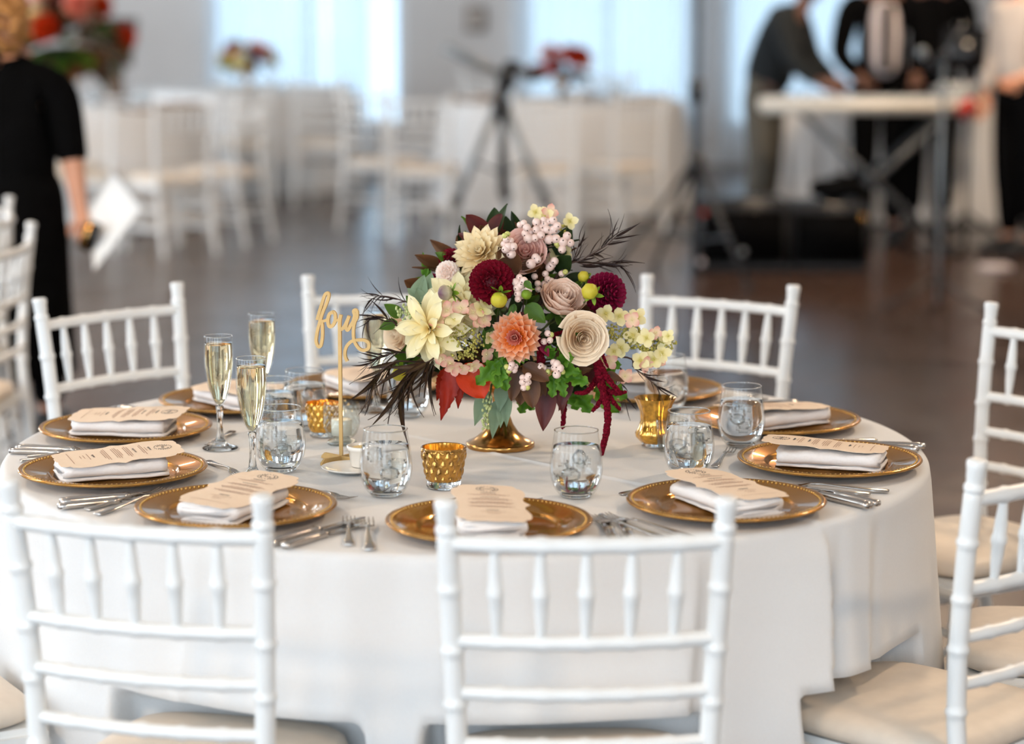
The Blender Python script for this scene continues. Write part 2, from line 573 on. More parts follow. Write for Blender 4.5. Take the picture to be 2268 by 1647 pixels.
wall_with_openings('wall_back', 'wall', RX0, RX1, BACKWIN, .3, 3.9, lambda a, z, la, lz: box((a, RY1 + .1, z), (la, .2, lz)))
wall_with_openings('wall_front', 'wall', RX0, RX1, FRONTWIN, .4, 3.6, lambda a, z, la, lz: box((a, RY0 - .1, z), (la, .2, lz)))
wall_with_openings('wall_left', 'wall', RY0, RY1, LEFTWIN, .4, 3.6, lambda a, z, la, lz: box((RX0 - .1, a, z), (.2, la, lz)))
struct('wall_right', box((RX1 + .1, CYR, RZ / 2), (.2, RY1 - RY0, RZ)), 'wallw')
struct('baseboard_back', box((CXR, RY1 - .01, .07), (RX1 - RX0, .02, .14)), 'frame')
struct('baseboard_right', box((RX1 - .01, CYR, .07), (.02, RY1 - RY0, .14)), 'frame')

nwin = [0]
def window(cx, cy, w, z0, z1, along):
    """white frame with mullions; panes are parts"""
    nwin[0] += 1
    def bx(u, z, du, dz, d=.06, off=0):
        return box((cx + u, cy + off, z), (du, d, dz)) if along == 'x' else box((cx + off, cy + u, z), (d, du, dz))
    h = z1 - z0
    P = [bx(-w / 2 + .035, (z0 + z1) / 2, .07, h), bx(w / 2 - .035, (z0 + z1) / 2, .07, h), bx(0, z0 + .035, w, .07), bx(0, z1 - .035, w, .07)]
    P += [bx(0, (z0 + z1) / 2, .05, h)] + [bx(0, z0 + h * k / 3, w, .05) for k in (1, 2)]
    o = struct('window_%d' % nwin[0], join(P), 'frame')
    for i in (-1, 1):
        for k in range(3):
            mk('pane', bx(i * w / 4, z0 + h * (k + .5) / 3, w / 2 - .06, h / 3 - .05, .008), 'pane', o, False)
    return o
for a, b in BACKWIN:
    window((a + b) / 2, RY1 + .07, b - a, .3, 3.9, 'x')
for a, b in LEFTWIN:
    window(RX0 - .07, (a + b) / 2, b - a, .4, 3.6, 'y')
for a, b in FRONTWIN:
    window((a + b) / 2, RY0 - .07, b - a, .4, 3.6, 'x')

def curtain(x0, x1, y, label, z0=.03, z1=4.05, waves=11, ph=0):
    nu, nv = 90, 8
    V = []
    for j in range(nv):
        z = z0 + (z1 - z0) * j / (nv - 1)
        for i in range(nu):
            u = i / (nu - 1)
            V.append((x0 + (x1 - x0) * u, y + .045 * sin(u * waves * 2 * PI + ph) * (1.1 - .5 * j / (nv - 1)) + .012 * sin(u * 47 + ph), z))
    o = mk('curtain', (V, grid_faces(nu, nv)), 'sheer')
    return tag(o, label, 'curtain', 'sheer curtains on the far wall')
curtain(-2.62, -1.62, RY1 - .16, 'white sheer curtain at the left part of the left far window', ph=.4)
curtain(-1.58, -1.22, RY1 - .16, 'narrow white sheer curtain at the right part of the left far window', waves=5, ph=2)
curtain(.0, 1.66, RY1 - .16, 'wide white sheer curtain over the middle far window', waves=17, ph=1)
curtain(1.78, 3.26, RY1 - .16, 'white sheer curtain on the window behind the musicians', waves=15, ph=3)
for a, b in ((-2.75, -.8), (-.05, 3.35)):
    o = struct('trim_%d' % (1 if a < -1 else 2), tube([(a, RY1 - .16, 4.09), (b, RY1 - .16, 4.09)], .02, 10), 'frame', True)
# small framed sign on the far wall
pc = uny(1054, 42, RY1 - .02)
o = thing('picture_frame', 'small brown framed sign on the far wall between the windows', 'sign', pc)
mk('frame', rbox((0, 0, 0), (.17, .03, .22), .006), 'wood', o)
mk('print', box((0, -.017, 0), (.12, .004, .16)), 'wallw', o, False)

# warm lamps hanging from the ceiling, above the frame
def pendant(x, y, label, power):
    t = thing('pendant_lamp', label, 'lamp', (x, y, RZ), 0, 'drum pendant lamps along the ceiling')
    mk('cord', tube([(0, 0, 0), (0, 0, -.75)], .006, 6), 'blackm', t)
    mk('canopy', lathe([(0, -.03), (.05, -.03), (.06, 0)], 20), 'brass', t)
    mk('shade', lathe([(.30, -.75), (.36, -1.05), (.355, -1.05), (.295, -.75)], 40), 'ceil', t)
    mk('bulb', xf(ball(.05, 16, 10), Matrix.Translation((0, 0, -.93))), emit_mat('warm_bulb', (1, .66, .36), 12), t)
    d = bpy.data.lights.new('pendant_light', 'AREA')
    d.shape = 'DISK'
    d.size = .5
    d.color = (1.0, .74, .50)
    d.energy = power
    l = bpy.data.objects.new('pendant_light', d)
    COL.objects.link(l)
    l.location = (x, y, RZ - 1.06)
PEND = [(-3.2, .5, 'left of the photographer'), (2.6, .5, 'right of the photographer'), (-3.2, 6.5, 'over the left of the dining room'),
        (2.6, 6.5, 'over the right of the dining room'), (-3.2, 13, 'over the far left tables'), (2.6, 13, 'over the band')]
for x, y, w in PEND:
    pendant(x, y, 'warm drum pendant lamp hanging high ' + w, 85 if y < 10 else 45 if x < 0 else 120)

# ------------------------------------------------------------------ banquet chair
POST = [(0, (.176, -.282)), (.10, (.174, -.262)), (.25, (.173, -.234)), (.45, (.176, -.212)), (.60, (.1805, -.214)), (.75, (.187, -.226)), (.90, (.194, -.246)), (.93, (.1945, -.249))]
def post_at(z):
    return lerp_tab([(a, b[0]) for a, b in POST], z), lerp_tab([(a, b[1]) for a, b in POST], z)

def rings(z0, z1, r, nodes_z, dz=.007, up=.0026):
    """radii along a turned bamboo-look rod with raised rings"""
    tab = [(z0, r * .86), (z0 + .012, r)]
    for q in nodes_z:
        tab += [(q - dz * 2.2, r), (q - dz, r), (q - dz * .4, r + up), (q + dz * .4, r + up), (q + dz, r), (q + dz * 2.2, r)]
    tab += [(z1 - .012, r), (z1, r * .9)]
    return tab

def make_chair():
    t = thing('banquet_chair', '', 'chair')
    ptab = rings(0, .862, .0150, (.12, .30, .52, .62, .70, .79))[:-1] + [(.858, .0150), (.866, .0150), (.869, .0136), (.872, .0158), (.877, .0162), (.881, .0158), (.884, .0134), (.888, .0132), (.892, .0142), (.905, .0146), (.909, .0158), (.916, .0160), (.9195, .0148), (.9212, .0115), (.9216, .003)]
    pm = []
    for s in (-1, 1):
        pts, rad = [], []
        for z, r in ptab:
            x, y = post_at(z)
            pts.append((s * x, y, z))
            rad.append(r)
        pm.append(mk('back_post', tube(pts, rad, 12, up=(0, 1, 0)), 'chair', t, sharp=50))
    def rail(z, r, bow, name):
        x, y = post_at(z)
        n = 31
        pts, rad = [], []
        for i in range(n):
            u = -1 + 2 * i / (n - 1)
            pts.append((u * x, y - bow * (1 - u * u), z))
            q = abs(((u * 3) + .5) % 1 - .5)
            rad.append(r + (.0022 if q < .06 else 0))
        mk(name, tube(pts, rad, 10), 'chair', t)
        return lambda u: Vector((u * x, y - bow * (1 - u * u), z))
    top = rail(.858, .0118, .026, 'top_rail')
    low = rail(.715, .0108, .026, 'back_rail')
    rail(.638, .0100, .024, 'back_rail')
    rail(.562, .0100, .022, 'back_rail')
    for k in range(5):
        u = (k - 2) / 3
        a, b = low(u), top(u)
        tab = [(0, .0062), (.10, .0072), (.30, .0098), (.44, .0106), (.47, .0126), (.53, .0126), (.56, .0106), (.70, .0098), (.90, .0072), (1, .0062)]
        mk('spindle', tube([a.lerp(b, q) for q, _ in tab], [r for _, r in tab], 10), 'chair', t)
    mk('seat_frame', rbox((0, -.012, .404), (.385, .40, .036), .012), 'chair', t, sharp=45)
    # cushion: a rounded square pad
    lv = [(.94, .423), (1.0, .429), (1.02, .438), (1.0, .450), (.95, .459), (.80, .466), (.5, .469), (.2, .470)]
    V, n = [], 48
    for s, z in lv:
        for i in range(n):
            a = 2 * PI * i / n
            c, q = cos(a), sin(a)
            e = .42
            V.append(Vector((.186 * s * math.copysign(abs(c) ** e, c), -.012 + .193 * s * math.copysign(abs(q) ** e, q), z)))
    F = [(k * n + i, k * n + (i + 1) % n, (k + 1) * n + (i + 1) % n, (k + 1) * n + i) for k in range(len(lv) - 1) for i in range(n)]
    F += [tuple(range((len(lv) - 1) * n, len(lv) * n)), tuple(range(n - 1, -1, -1))]
    cu = mk('cushion', (V, F), 'cushion', t)
    for s in (-1, 1):
        tab = rings(0, .39, .0152, (.08, .20, .33))
        mk('front_leg', tube([(s * (.168 + .006 * (1 - z / .42)), .165 + .012 * (1 - z / .42), z) for z, _ in tab], [r for _, r in tab], 12, up=(0, 1, 0)), 'chair', t, sharp=50)
        for z in (.15, .27):
            x, y = post_at(z)
            mk('stretcher', tube([(s * x, y, z), (s * .172, -.03, z), (s * .170, .17, z)], [.0085, .011, .0085], 8), 'chair', t)
    for z in (.19, .31):
        mk('stretcher', tube([(-.17, .168, z), (0, .168, z), (.17, .168, z)], [.0085, .011, .0085], 8), 'chair', t)
    x, y = post_at(.21)
    mk('stretcher', tube([(-x, y, .21), (0, y, .21), (x, y, .21)], [.0085, .011, .0085], 8), 'chair', t)
    return t

CHAIR = make_chair()
first_chair = [True]
SEATS = []
def put_chair(x, y, facing, label, group):
    """(x, y) is the middle between the two finials, facing the way the sitter looks (degrees)"""
    o = CHAIR if first_chair[0] else copy_tree(CHAIR)
    first_chair[0] = False
    f = R(facing)
    o.location = (x + .248 * cos(f), y + .248 * sin(f), 0)
    o.rotation_euler = (0, 0, f - PI / 2)
    SEATS.append((o.location.copy(), f - PI / 2))
    return tag(o, label, 'chair', group)

TC = Vector((-.085, 4.43, 0))
G1 = 'chairs around the nearest table'
def chair_posts(p1, p2, label, group=G1):
    """left and right finial as the camera sees them -> chair between them, facing the near table"""
    m = (p1 + p2) / 2
    d = (p2 - p1).normalized()
    n = Vector((-d.y, d.x, 0))
    if n.dot(TC - m) < 0:
        n = -n
    put_chair(m.x, m.y, math.degrees(math.atan2(n.y, n.x)), label, group)
chair_posts(un(22, 1062, .92), un(578, 1097, .92), 'white wooden chair with turned spindles, foreground left')
chair_posts(un(985, 1107, .92), un(1612, 1102, .92), 'white wooden chair with turned spindles, foreground centre')
c1 = un(2165, 1018, .92)
put_chair(c1.x + .194 * cos(R(46)), c1.y + .194 * sin(R(46)), 136, 'white wooden chair at right foreground, its post tallest beside the tablecloth', G1)
put_chair(1.235, 4.20, 170, 'white chair at the right showing only its ivory seat between two others', G1)
c2 = un(2197, 670, .92)
put_chair(c2.x + .194 * cos(R(-58)), c2.y + .194 * sin(R(-58)), -148, 'white wooden chair at the right edge standing behind the table', G1)
chair_posts(un(1435, 608, .92), un(1757, 632, .92), 'white wooden chair behind the table, right of the flowers')
c3 = un(682, 610, .92)
put_chair(c3.x + .194 * cos(R(3)), c3.y + .194 * sin(R(3)), -87, 'white wooden chair behind the table number, partly hidden by flowers', G1)
chair_posts(un(78, 662, .92), un(400, 625, .92), 'white wooden chair behind the table at the left')
put_chair(TC.x - 1.14, TC.y - .68, 31, 'white chair at the bottom left corner with only its ivory seat in view', G1)
GN = 'chairs of the neighbouring table at the left'
put_chair(un(70, 487, .92).x, (un(70, 487, .92).y + un(62, 530, .92).y) / 2, 176, 'white chair at left edge seen side on, nearer of the pair', GN)
put_chair(un(4, 455, .92).x - .02, un(4, 455, .92).y + .12, 186, 'white chair at the far left edge in front of the black dress', GN)

# ------------------------------------------------------------------ tables and cloths
TZ = .762
def cloth_mesh(rad, ztop, nth, nring, ndrop, drop_fn, top_fn, hem=.012):
    V = [Vector((0, 0, ztop + top_fn(0, 0)))]
    rr = .014
    lv = [('t', (rad - rr) * k / nring) for k in range(1, nring)]
    for k in range(5):
        a = PI / 2 * k / 4
        lv.append(('e', rad - rr + rr * sin(a), rr * (1 - cos(a))))
    for k in range(1, ndrop + 1):
        lv.append(('d', k / ndrop))
    for L in lv:
        for i in range(nth):
            th = 2 * PI * i / nth
            if L[0] == 't':
                x, y = L[1] * cos(th), L[1] * sin(th)
                V.append(Vector((x, y, ztop + top_fn(x, y))))
            elif L[0] == 'e':
                x, y = L[1] * cos(th), L[1] * sin(th)
                V.append(Vector((x, y, ztop - L[2] + top_fn(x, y) * (1 - L[2] / rr))))
            else:
                s = L[1]
                r = rad + drop_fn(th, s)
                V.append(Vector((r * cos(th), r * sin(th), ztop - rr - (ztop - rr - hem) * s)))
    F = [(0, 1 + i, 1 + (i + 1) % nth) for i in range(nth)]
    for k in range(len(lv) - 1):
        for i in range(nth):
            j = (i + 1) % nth
            a, b = 1 + k * nth, 1 + (k + 1) * nth
            F.append((a + i, b + i, b + j, a + j))
    return V, F

def wrap(a):
    return (a + PI) % (2 * PI) - PI

def near_drop(th, s):
    d = .055 * s ** 1.2
    q = s ** .5
    env = .45 + .55 * max(0, cos(th + R(20)))
    d += q * env * (.010 * cos(7 * th + .6) + .008 * cos(11 * th + 1.9) + .006 * cos(17 * th + .3))
    for th0, amp, wid in ((-46.5, .072, .26), (-37.5, .024, .10), (-64, .026, .14), (-118, .010, .12), (30, .03, .2), (75, .03, .2), (120, .03, .2), (165, .025, .2)):
        e = wrap(th - R(th0)) + .13 * s
        if e <= 0:
            d += amp * q * math.exp(e / wid)
        else:
            d += amp * q * math.exp(-(e / .007) ** 2)
    for th0, amp in ((-43.5, -.020), (-35, -.014)):
        e = wrap(th - R(th0)) + .13 * s
        d += amp * q * math.exp(-(e / .022) ** 2)
    return d

ca, cb = un(890, 962, TZ), un(1860, 1165, TZ)
cdir = (cb - ca).normalized()
def near_top(x, y):
    p = Vector((x + TC.x - ca.x, y + TC.y - ca.y, 0))
    d = p.x * cdir.y - p.y * cdir.x
    h = .0032 * math.exp(-(d / .0065) ** 2)
    d2 = p.dot(cdir) - .05
    h += .0014 * math.exp(-(d2 / .007) ** 2)
    return h + .0006 * sin(9 * x + 2) * cos(7 * y)

TR = .853
def table_frame(t, r):
    mk('tabletop', lathe([(0, TZ - .03), (r, TZ - .03), (r, TZ - .005), (0, TZ - .005)], 40), 'wood', t, sharp=40)
    for k in range(4):
        a = PI / 4 + k * PI / 2
        mk('leg', tube([(r * .6 * cos(a), r * .6 * sin(a), 0), (r * .55 * cos(a), r * .55 * sin(a), TZ - .03)], .016, 8), 'blackm', t)
t = thing('round_table', 'large round dining table under the white cloth in the foreground', 'table', TC)
table_frame(t, TR - .03)
def push_cloth(V, seats, c):
    """the cloth is pushed in where a seat stands against it"""
    ms = [Matrix.Rotation(-a, 3, 'Z') for _, a in seats]
    for v in V:
        if v.z > .495:
            continue
        for (loc, a), m in zip(seats, ms):
            p = m @ (v + c - loc)
            if abs(p.x) < .235 and -.25 < p.y < .20:
                w = min(1, max(0, (.495 - v.z) / .02)) * min(1, max(0, (.235 - abs(p.x)) / .025))
                w = w * w * (3 - 2 * w)
                d = m.transposed() @ Vector((0, (.20 - p.y) * w, 0))
                v.x += d.x
                v.y += d.y
    return V
CM = cloth_mesh(TR, TZ, 720, 120, 36, near_drop, near_top)
push_cloth(CM[0], SEATS[:9], TC)
cl = mk('tablecloth', CM, 'cloth', loc=TC)
tag(cl, 'white linen cloth falling in folds over the round foreground table', 'tablecloth')

# ------------------------------------------------------------------ one place setting: prototypes
def make_charger():
    t = thing('charger_plate', '', 'plate')
    prof = [(.001, .0005), (.095, .0005), (.105, .003), (.150, .0125), (.163, .0162), (.1650, .0185), (.1640, .0205), (.1605, .0212), (.157, .0200), (.151, .0180), (.1175, .0125), (.1125, .0098), (.1105, .0066), (.106, .0046), (.001, .0042)]
    mk('plate_body', lathe(prof, 72), 'gold', t)
    P = []
    n = 118
    for i in range(n):
        a = 2 * PI * i / n
        P.append(xf(ball(.0023, 6, 4), Matrix.Translation((.1545 * cos(a), .1545 * sin(a), .0192))))
    tag(mk('beaded_rim', join(P), 'goldrim', t), kind='stuff')
    return t

def make_napkin():
    """linen folded into a long pad: three layers with rounded folds"""
    def layer(w, l, z, h, ph, dx, n=18, m=15):
        V = []
        for j in range(m):
            v = -1 + 2 * j / (m - 1)
            for i in range(n):
                a = 2 * PI * i / n
                c, s = cos(a), sin(a)
                x = w * math.copysign(abs(c) ** .35, c) + dx + .0025 * sin(v * 3 + ph)
                zz = z + h * math.copysign(abs(s) ** .8, s) + (.0014 * sin(5 * v + ph + 3 * c) + .0008 * sin(13 * v - 4 * c)) * (1 if s > 0 else .3)
                y = v * l * (1 - .05 * abs(c) ** 2) + .002 * sin(7 * c + ph)
                V.append(Vector((x, y, zz)))
        F = [(j * n + i, j * n + (i + 1) % n, (j + 1) * n + (i + 1) % n, (j + 1) * n + i) for j in range(m - 1) for i in range(n)]
        F += [tuple(range(n - 1, -1, -1)), tuple((m - 1) * n + i for i in range(n))]
        return V, F
    return join([layer(.050, .096, .0045, .0045, 0, .002), layer(.055, .092, .0195, .0125, 1.7, 0), layer(.046, .0945, .0200, .0055, 3.1, -.003)])

def card_outline(L, W):
    """ornate bracket-edged card, half length L along y, half width W along x"""
    q = [(0, L), (.010, L * .995), (.014, L * .97), (W * .45, L * .985), (W * .72, L * .97), (W * .80, L * .90), (W * .80, L * .84), (W * .93, L * .80),
         (W * 1.0, L * .70), (W * 1.02, L * .52), (W * .96, L * .36), (W * .90, L * .24), (W * .92, L * .12), (W * 1.03, L * .03), (W * 1.07, 0)]
    h = q + [(x, -y) for x, y in reversed(q[:-1])]
    return h + [(-x, y) for x, y in reversed(h[1:-1])]

def bend(x, y):
    return -.55 * x * x + .0006 * sin(40 * y)

def make_card():
    t = thing('menu_card', '', 'menu')
    L, W = .112, .059
    o = card_outline(L, W)
    n = len(o)
    V, F, k = [], [], 9
    for lvl in (0, -.0008):
        for q in range(k):
            f = q / (k - 1)
            for x, y in o:
                V.append(Vector((x * f, y * f, bend(x * f, y * f) + lvl)))
        b = 0 if lvl == 0 else k * n
        for q in range(k - 1):
            for i in range(n):
                j = (i + 1) % n
                face = (b + q * n + i, b + (q + 1) * n + i, b + (q + 1) * n + j, b + q * n + j)
                F.append(face if lvl == 0 else face[::-1])
    for i in range(n):
        j = (i + 1) % n
        F.append(((k - 1) * n + i, k * n + (k - 1) * n + i, k * n + (k - 1) * n + j, (k - 1) * n + j))
    mk('card', (V, F), 'card', t, False)
    rnd = random.Random(3)
    V, F = [], []
    def q(x0, x1, y0, y1):
        i = len(V)
        for x, y in ((x0, y0), (x1, y0), (x1, y1), (x0, y1)):
            V.append(Vector((x, y, bend(x, y) + .0005)))
        F.append((i, i + 1, i + 2, i + 3))
    def words(y, half, h):
        x = -half
        while x < half:
            w = rnd.uniform(.0022, .006)
            q(x, min(half, x + w), y, y + h)
            x += w + .0011
    for y, half, h in ((.049, .013, .0011), (.044, .034, .0011), (.0405, .026, .0011), (.020, .030, .0011), (.0165, .036, .0011), (.013, .028, .0011),
                       (.003, .022, .0011), (-.0005, .037, .0011), (-.004, .034, .0011), (-.0075, .031, .0011), (-.020, .038, .0011), (-.0235, .034, .0011), (-.027, .024, .0011),
                       (-.053, .020, .0011), (-.061, .011, .0011), (-.067, .009, .0011), (-.085, .037, .0010)):
        words(y, half, h)
    tag(mk('menu_text', (V, F), 'ink', t, False), kind='stuff')
    P = []
    def stroke(pts, r):
        P.append(tube([(x, y, bend(x, y) + .0006) for x, y in pts], r, 4, flat=.35))
    for y, half in ((.056, .012), (.029, .015), (-.044, .010)):                 # handwritten-style headings
        stroke([(-half + 2 * half * i / 30, y + .0022 * sin(i * 1.55) * (1.5 if i % 11 == 0 else .8)) for i in range(31)], .0004)
    cy = .080
    stroke([(.0125 * cos(a), cy + .0105 * sin(a)) for a in [R(x) for x in range(-60, 61, 8)]], .0007)
    stroke([(.0125 * cos(a), cy + .0105 * sin(a)) for a in [R(x) for x in range(120, 241, 8)]], .0007)
    for k in range(22):                                                          # wreath of small leaves
        a = R(-80 + 160 * (k % 11) / 10) if k < 11 else R(100 + 160 * (k % 11) / 10)
        stroke([(.0165 * cos(a), cy + .0140 * sin(a)), (.0185 * cos(a + .12), cy + .0158 * sin(a + .12))], .0006)
    stroke([(-.007 + .0014 * i, cy + .0035 * sin(i * 1.9)) for i in range(11)], .0004)
    tag(mk('menu_crest', join(P), 'inkdark', t), kind='stuff')
    return t

def flat_loft(secs, n=10):
    """secs: (y, z, halfwidth, halfthick) -> closed lofted bar along y"""
    V = []
    for y, z, w, h in secs:
        for i in range(n):
            a = 2 * PI * i / n
            c, s = cos(a), sin(a)
            V.append(Vector((w * math.copysign(abs(c) ** .6, c), y, z + h * math.copysign(abs(s) ** .6, s))))
    m = len(secs)
    F = [(j * n + i, j * n + (i + 1) % n, (j + 1) * n + (i + 1) % n, (j + 1) * n + i) for j in range(m - 1) for i in range(n)]
    F += [tuple(range(n - 1, -1, -1)), tuple((m - 1) * n + i for i in range(n))]
    return V, F

def fork_mesh(s=1.0):
    P = [flat_loft([(-.098, .0030, .0075, .0012), (-.095, .0032, .0095, .0021), (-.06, .0040, .0078, .0022), (-.02, .0068, .0045, .0020), (.02, .0100, .0030, .0020), (.035, .0098, .0036, .0018), (.042, .0080, .0100, .0012), (.052, .0055, .0122, .0010), (.058, .0048, .0124, .0009)])]
    for k in range(4):
        x = -.0105 + .007 * k
        P.append(flat_loft([(.054, .0050, .0019, .0011), (.075, .0044, .0016, .0010), (.094, .0075, .0013, .0009), (.100, .0095, .0005, .0004)], 6))
        P[-1] = xf(P[-1], Matrix.Translation((x, 0, 0)))
    return xf(join(P), Matrix.Scale(s, 4))

def knife_parts(s=1.0):
    h = flat_loft([(-.110, .0055, .0060, .0040), (-.108, .0060, .0090, .0055), (-.095, .0062, .0098, .0060), (-.03, .0060, .0082, .0056), (-.008, .0058, .0072, .0052), (-.004, .0058, .0088, .0058), (.000, .0056, .0066, .0046), (.008, .0048, .0040, .0026)], 12)
    b = flat_loft([(.006, .0045, .0042, .0018), (.014, .0040, .0078, .0011), (.06, .0036, .0088, .0009), (.095, .0034, .0078, .0008), (.110, .0034, .0040, .0006), (.114, .0034, .0010, .0004)], 8)
    return xf(h, Matrix.Scale(s, 4)), xf(b, Matrix.Scale(s, 4))

def knife(s, name='table_knife'):
    t = thing(name, '', 'knife')
    h, b = knife_parts(s)
    mk('knife_handle', h, 'silver', t)
    mk('knife_blade', b, 'silver', t, sharp=40)
    return t

NAPK = mk('napkin', make_napkin(), 'napkin')
PROTO = {'charger': make_charger(), 'napkin': NAPK, 'card': make_card(), 'fork': mk('dinner_fork', fork_mesh(1.0), 'silver', sharp=60),
         'fork2': mk('salad_fork', fork_mesh(.9), 'silver', sharp=60), 'knife': knife(1.05), 'knife2': knife(.92, 'butter_knife'),
         'dfork': mk('dessert_fork', fork_mesh(.82), 'silver', sharp=60)}
used = set()
def put(kind, mtx, label, cat, group):
    o = PROTO[kind]
    if kind in used:
        o = copy_tree(o)
    used.add(kind)
    o.matrix_world = mtx
    return tag(o, label, cat, group)

SETT = [  # plate centre, description, napkin turn, cutlery shown
    ('far left setting beside the rear left chair', un(279, 943, .78), 4, 1),
    ('left edge setting, second from the front', un(251, 1035, .78), -4, 1),
    ('front left setting behind the left chair', un(523, 1118, .78), 10, 1),
    ('front centre setting behind the middle chair', un(1083, 1151, .78), 2, 1),
    ('front right setting beside the tablecloth fold', un(1608, 1106, .78), -12, 1),
    ('right edge setting nearest the right chairs', un(1837, 1014, .78), 0, 1),
    ('right rear setting behind two water glasses', un(1718, 926, .78), 14, 1),
    ('rear right setting half hidden by flowers', Vector((.28, 4.985, .78)), 6, 1),
    ('rear setting hidden behind the vase', Vector((-.015, 5.085, .78)), -5, 0),
    ('rear setting behind the table number', Vector((-.315, 5.03, .78)), 8, 1),
    ('rear left setting behind the champagne', Vector((-.555, 4.86, .78)), -6, 1)]
for desc, c, turn, cut in SETT:
    u = Vector((c.x - TC.x, c.y - TC.y, 0)).normalized()
    rz = math.atan2(-u.y, -u.x) - PI / 2
    # chord direction: plates are spread round the table
    base = Matrix.Translation((c.x, c.y, TZ + .0005)) @ Matrix.Rotation(rz, 4, 'Z')
    put('charger', base, 'gold charger plate with beaded rim, ' + desc, 'plate', 'gold charger plates')
    nm = base @ Matrix.Translation((0, -.004, .0049)) @ Matrix.Rotation(R(turn), 4, 'Z')
    put('napkin', nm, 'folded white napkin on a gold plate, ' + desc, 'napkin', 'folded napkins')
    put('card', nm @ Matrix.Translation((.004, .012, .0392)) @ Matrix.Rotation(R(-turn * .6), 4, 'Z') @ Matrix.Rotation(R(3), 4, 'X') @ Matrix.Rotation(R(3), 4, 'Y'), 'peach scalloped menu card on a napkin, ' + desc, 'menu', 'menu cards')
    def cutl(kind, x, y, a, z, lab, cat, grp):
        put(kind, base @ Matrix.Translation((x, y, z)) @ Matrix.Rotation(R(a), 4, 'Z'), lab + ', ' + desc, cat, grp)
    j = random.uniform
    if cut:
        cutl('fork', -.192, -.030 + j(-.01, .01), j(-2, 4), .0005, 'large silver fork', 'fork', 'large forks')
        cutl('fork2', -.222, -.012 + j(-.01, .01), j(-4, 3), .0005, 'smaller silver fork outside the large one', 'fork', 'small side forks')
        cutl('knife', .188, -.030 + j(-.01, .01), j(-3, 3), .0005, 'large steel knife', 'knife', 'large knives')
        cutl('knife2', .216, -.040 + j(-.01, .01), j(-4, 3), .0005, 'smaller steel knife outside the large one', 'knife', 'small side knives')
        cutl('dfork', .02, .196, -90 + j(-6, 6), .0005, 'small dessert fork lying above the plate', 'fork', 'dessert forks')
# ------------------------------------------------------------------ glassware
def make_tumbler():
    t = thing('water_glass', '', 'glass')
    outer = [(.001, .0005), (.024, .0005), (.0275, .003), (.036, .014), (.0425, .030), (.0450, .046), (.0446, .060), (.0420, .080), (.0388, .100), (.0366, .1150)]
    inner = [(r - (.0014 if z > .02 else .003), z + (.004 if z < .01 else 0)) for r, z in reversed(outer[2:])]
    mk('glass_wall', lathe(outer, 48), 'glassw', t)
    mk('rim', lathe([(.0366 + .0011 * cos(R(a)), .1150 + .0011 * sin(R(a))) for a in range(0, 361, 45)], 48), 'sglass', t)
    mk('glass_base', lathe([(.001, .0012), (.023, .0012), (.0265, .0035), (.027, .006), (.020, .0085), (.001, .0080)], 40), 'sglass', t)
    wl = [(r - .0022, z) for r, z in outer if .012 < z < .085]
    mk('water', lathe([(.001, .0095), (.022, .0100), (.029, .0125)] + wl + [(.0385, .088), (.001, .088)], 40), 'water', t)
    rnd = random.Random(5)
    for k in range(5):
        vf = rbox((0, 0, 0), (.021, .019, .017), .004, 2)
        m = Matrix.Translation((rnd.uniform(-.016, .016), rnd.uniform(-.016, .016), .040 + .0075 * k)) @ Matrix.Rotation(rnd.uniform(0, 3), 4, 'Z') @ Matrix.Rotation(rnd.uniform(0, 3), 4, 'X')
        mk('ice_cube', xf(vf, m), 'ice', t)
    return t

def make_flute():
    t = thing('champagne_flute', '', 'glass')
    bowl = [(.0045, .0800), (.0085, .0860), (.0140, .0960), (.0200, .1140), (.0245, .1360), (.0268, .1580), (.0273, .1750), (.0268, .1960), (.0258, .2120)]
    mk('bowl', lathe(bowl, 40), 'glass', t)
    mk('rim', lathe([(.0258 + .0008 * cos(R(a)), .2120 + .0008 * sin(R(a))) for a in range(0, 361, 45)], 40), 'sglass', t)
    liq = [(.001, .0825)] + [(r - .0018, z) for r, z in bowl[1:-1]] + [(.0245, .199), (.001, .199)]
    mk('champagne', lathe(liq, 36), 'champ', t)
    mk('stem', lathe([(.001, .0005), (.0325, .0005), (.0335, .0020), (.0310, .0035), (.0200, .0065), (.0110, .0120), (.0072, .0200), (.0056, .0350), (.0050, .0500), (.0058, .0680), (.0075, .0790), (.0055, .0815), (.001, .0818)], 36), 'sglass', t)
    return t

TUM, FLU = make_tumbler(), make_flute()
GL = [((855, 1098), 'stemless glass of iced water behind the front left gold votive gap, left of it'),
      ((1276, 1101), 'stemless glass of iced water nearest the front, right of the gold votive'),
      ((1525, 1052), 'stemless glass of iced water in front of the flared gold votive'),
      ((1641, 989), 'stemless glass of iced water at right, in front of a rear plate'),
      ((1476, 913), 'stemless glass of iced water behind the flared gold votive'),
      ((622, 1044), 'stemless glass of iced water beside the nearest champagne flute'),
      ((676, 950), 'stemless glass of iced water behind the amber votive'),
      ((905, 922), 'stemless glass of iced water under the dark hanging leaves'),
      ((606, 972), 'stemless glass of iced water between flutes and amber votive')]
GL[0] = ((855, 1098), 'stemless glass of iced water in front of the small saucer')
for i, ((px, py), lab) in enumerate(GL):
    o = TUM if i == 0 else copy_tree(TUM)
    p = un(px, py, TZ)
    o.location = (p.x, p.y, TZ + .0008)
    o.rotation_euler = (0, 0, i * 1.3)
    tag(o, lab, 'glass', 'stemless water glasses')
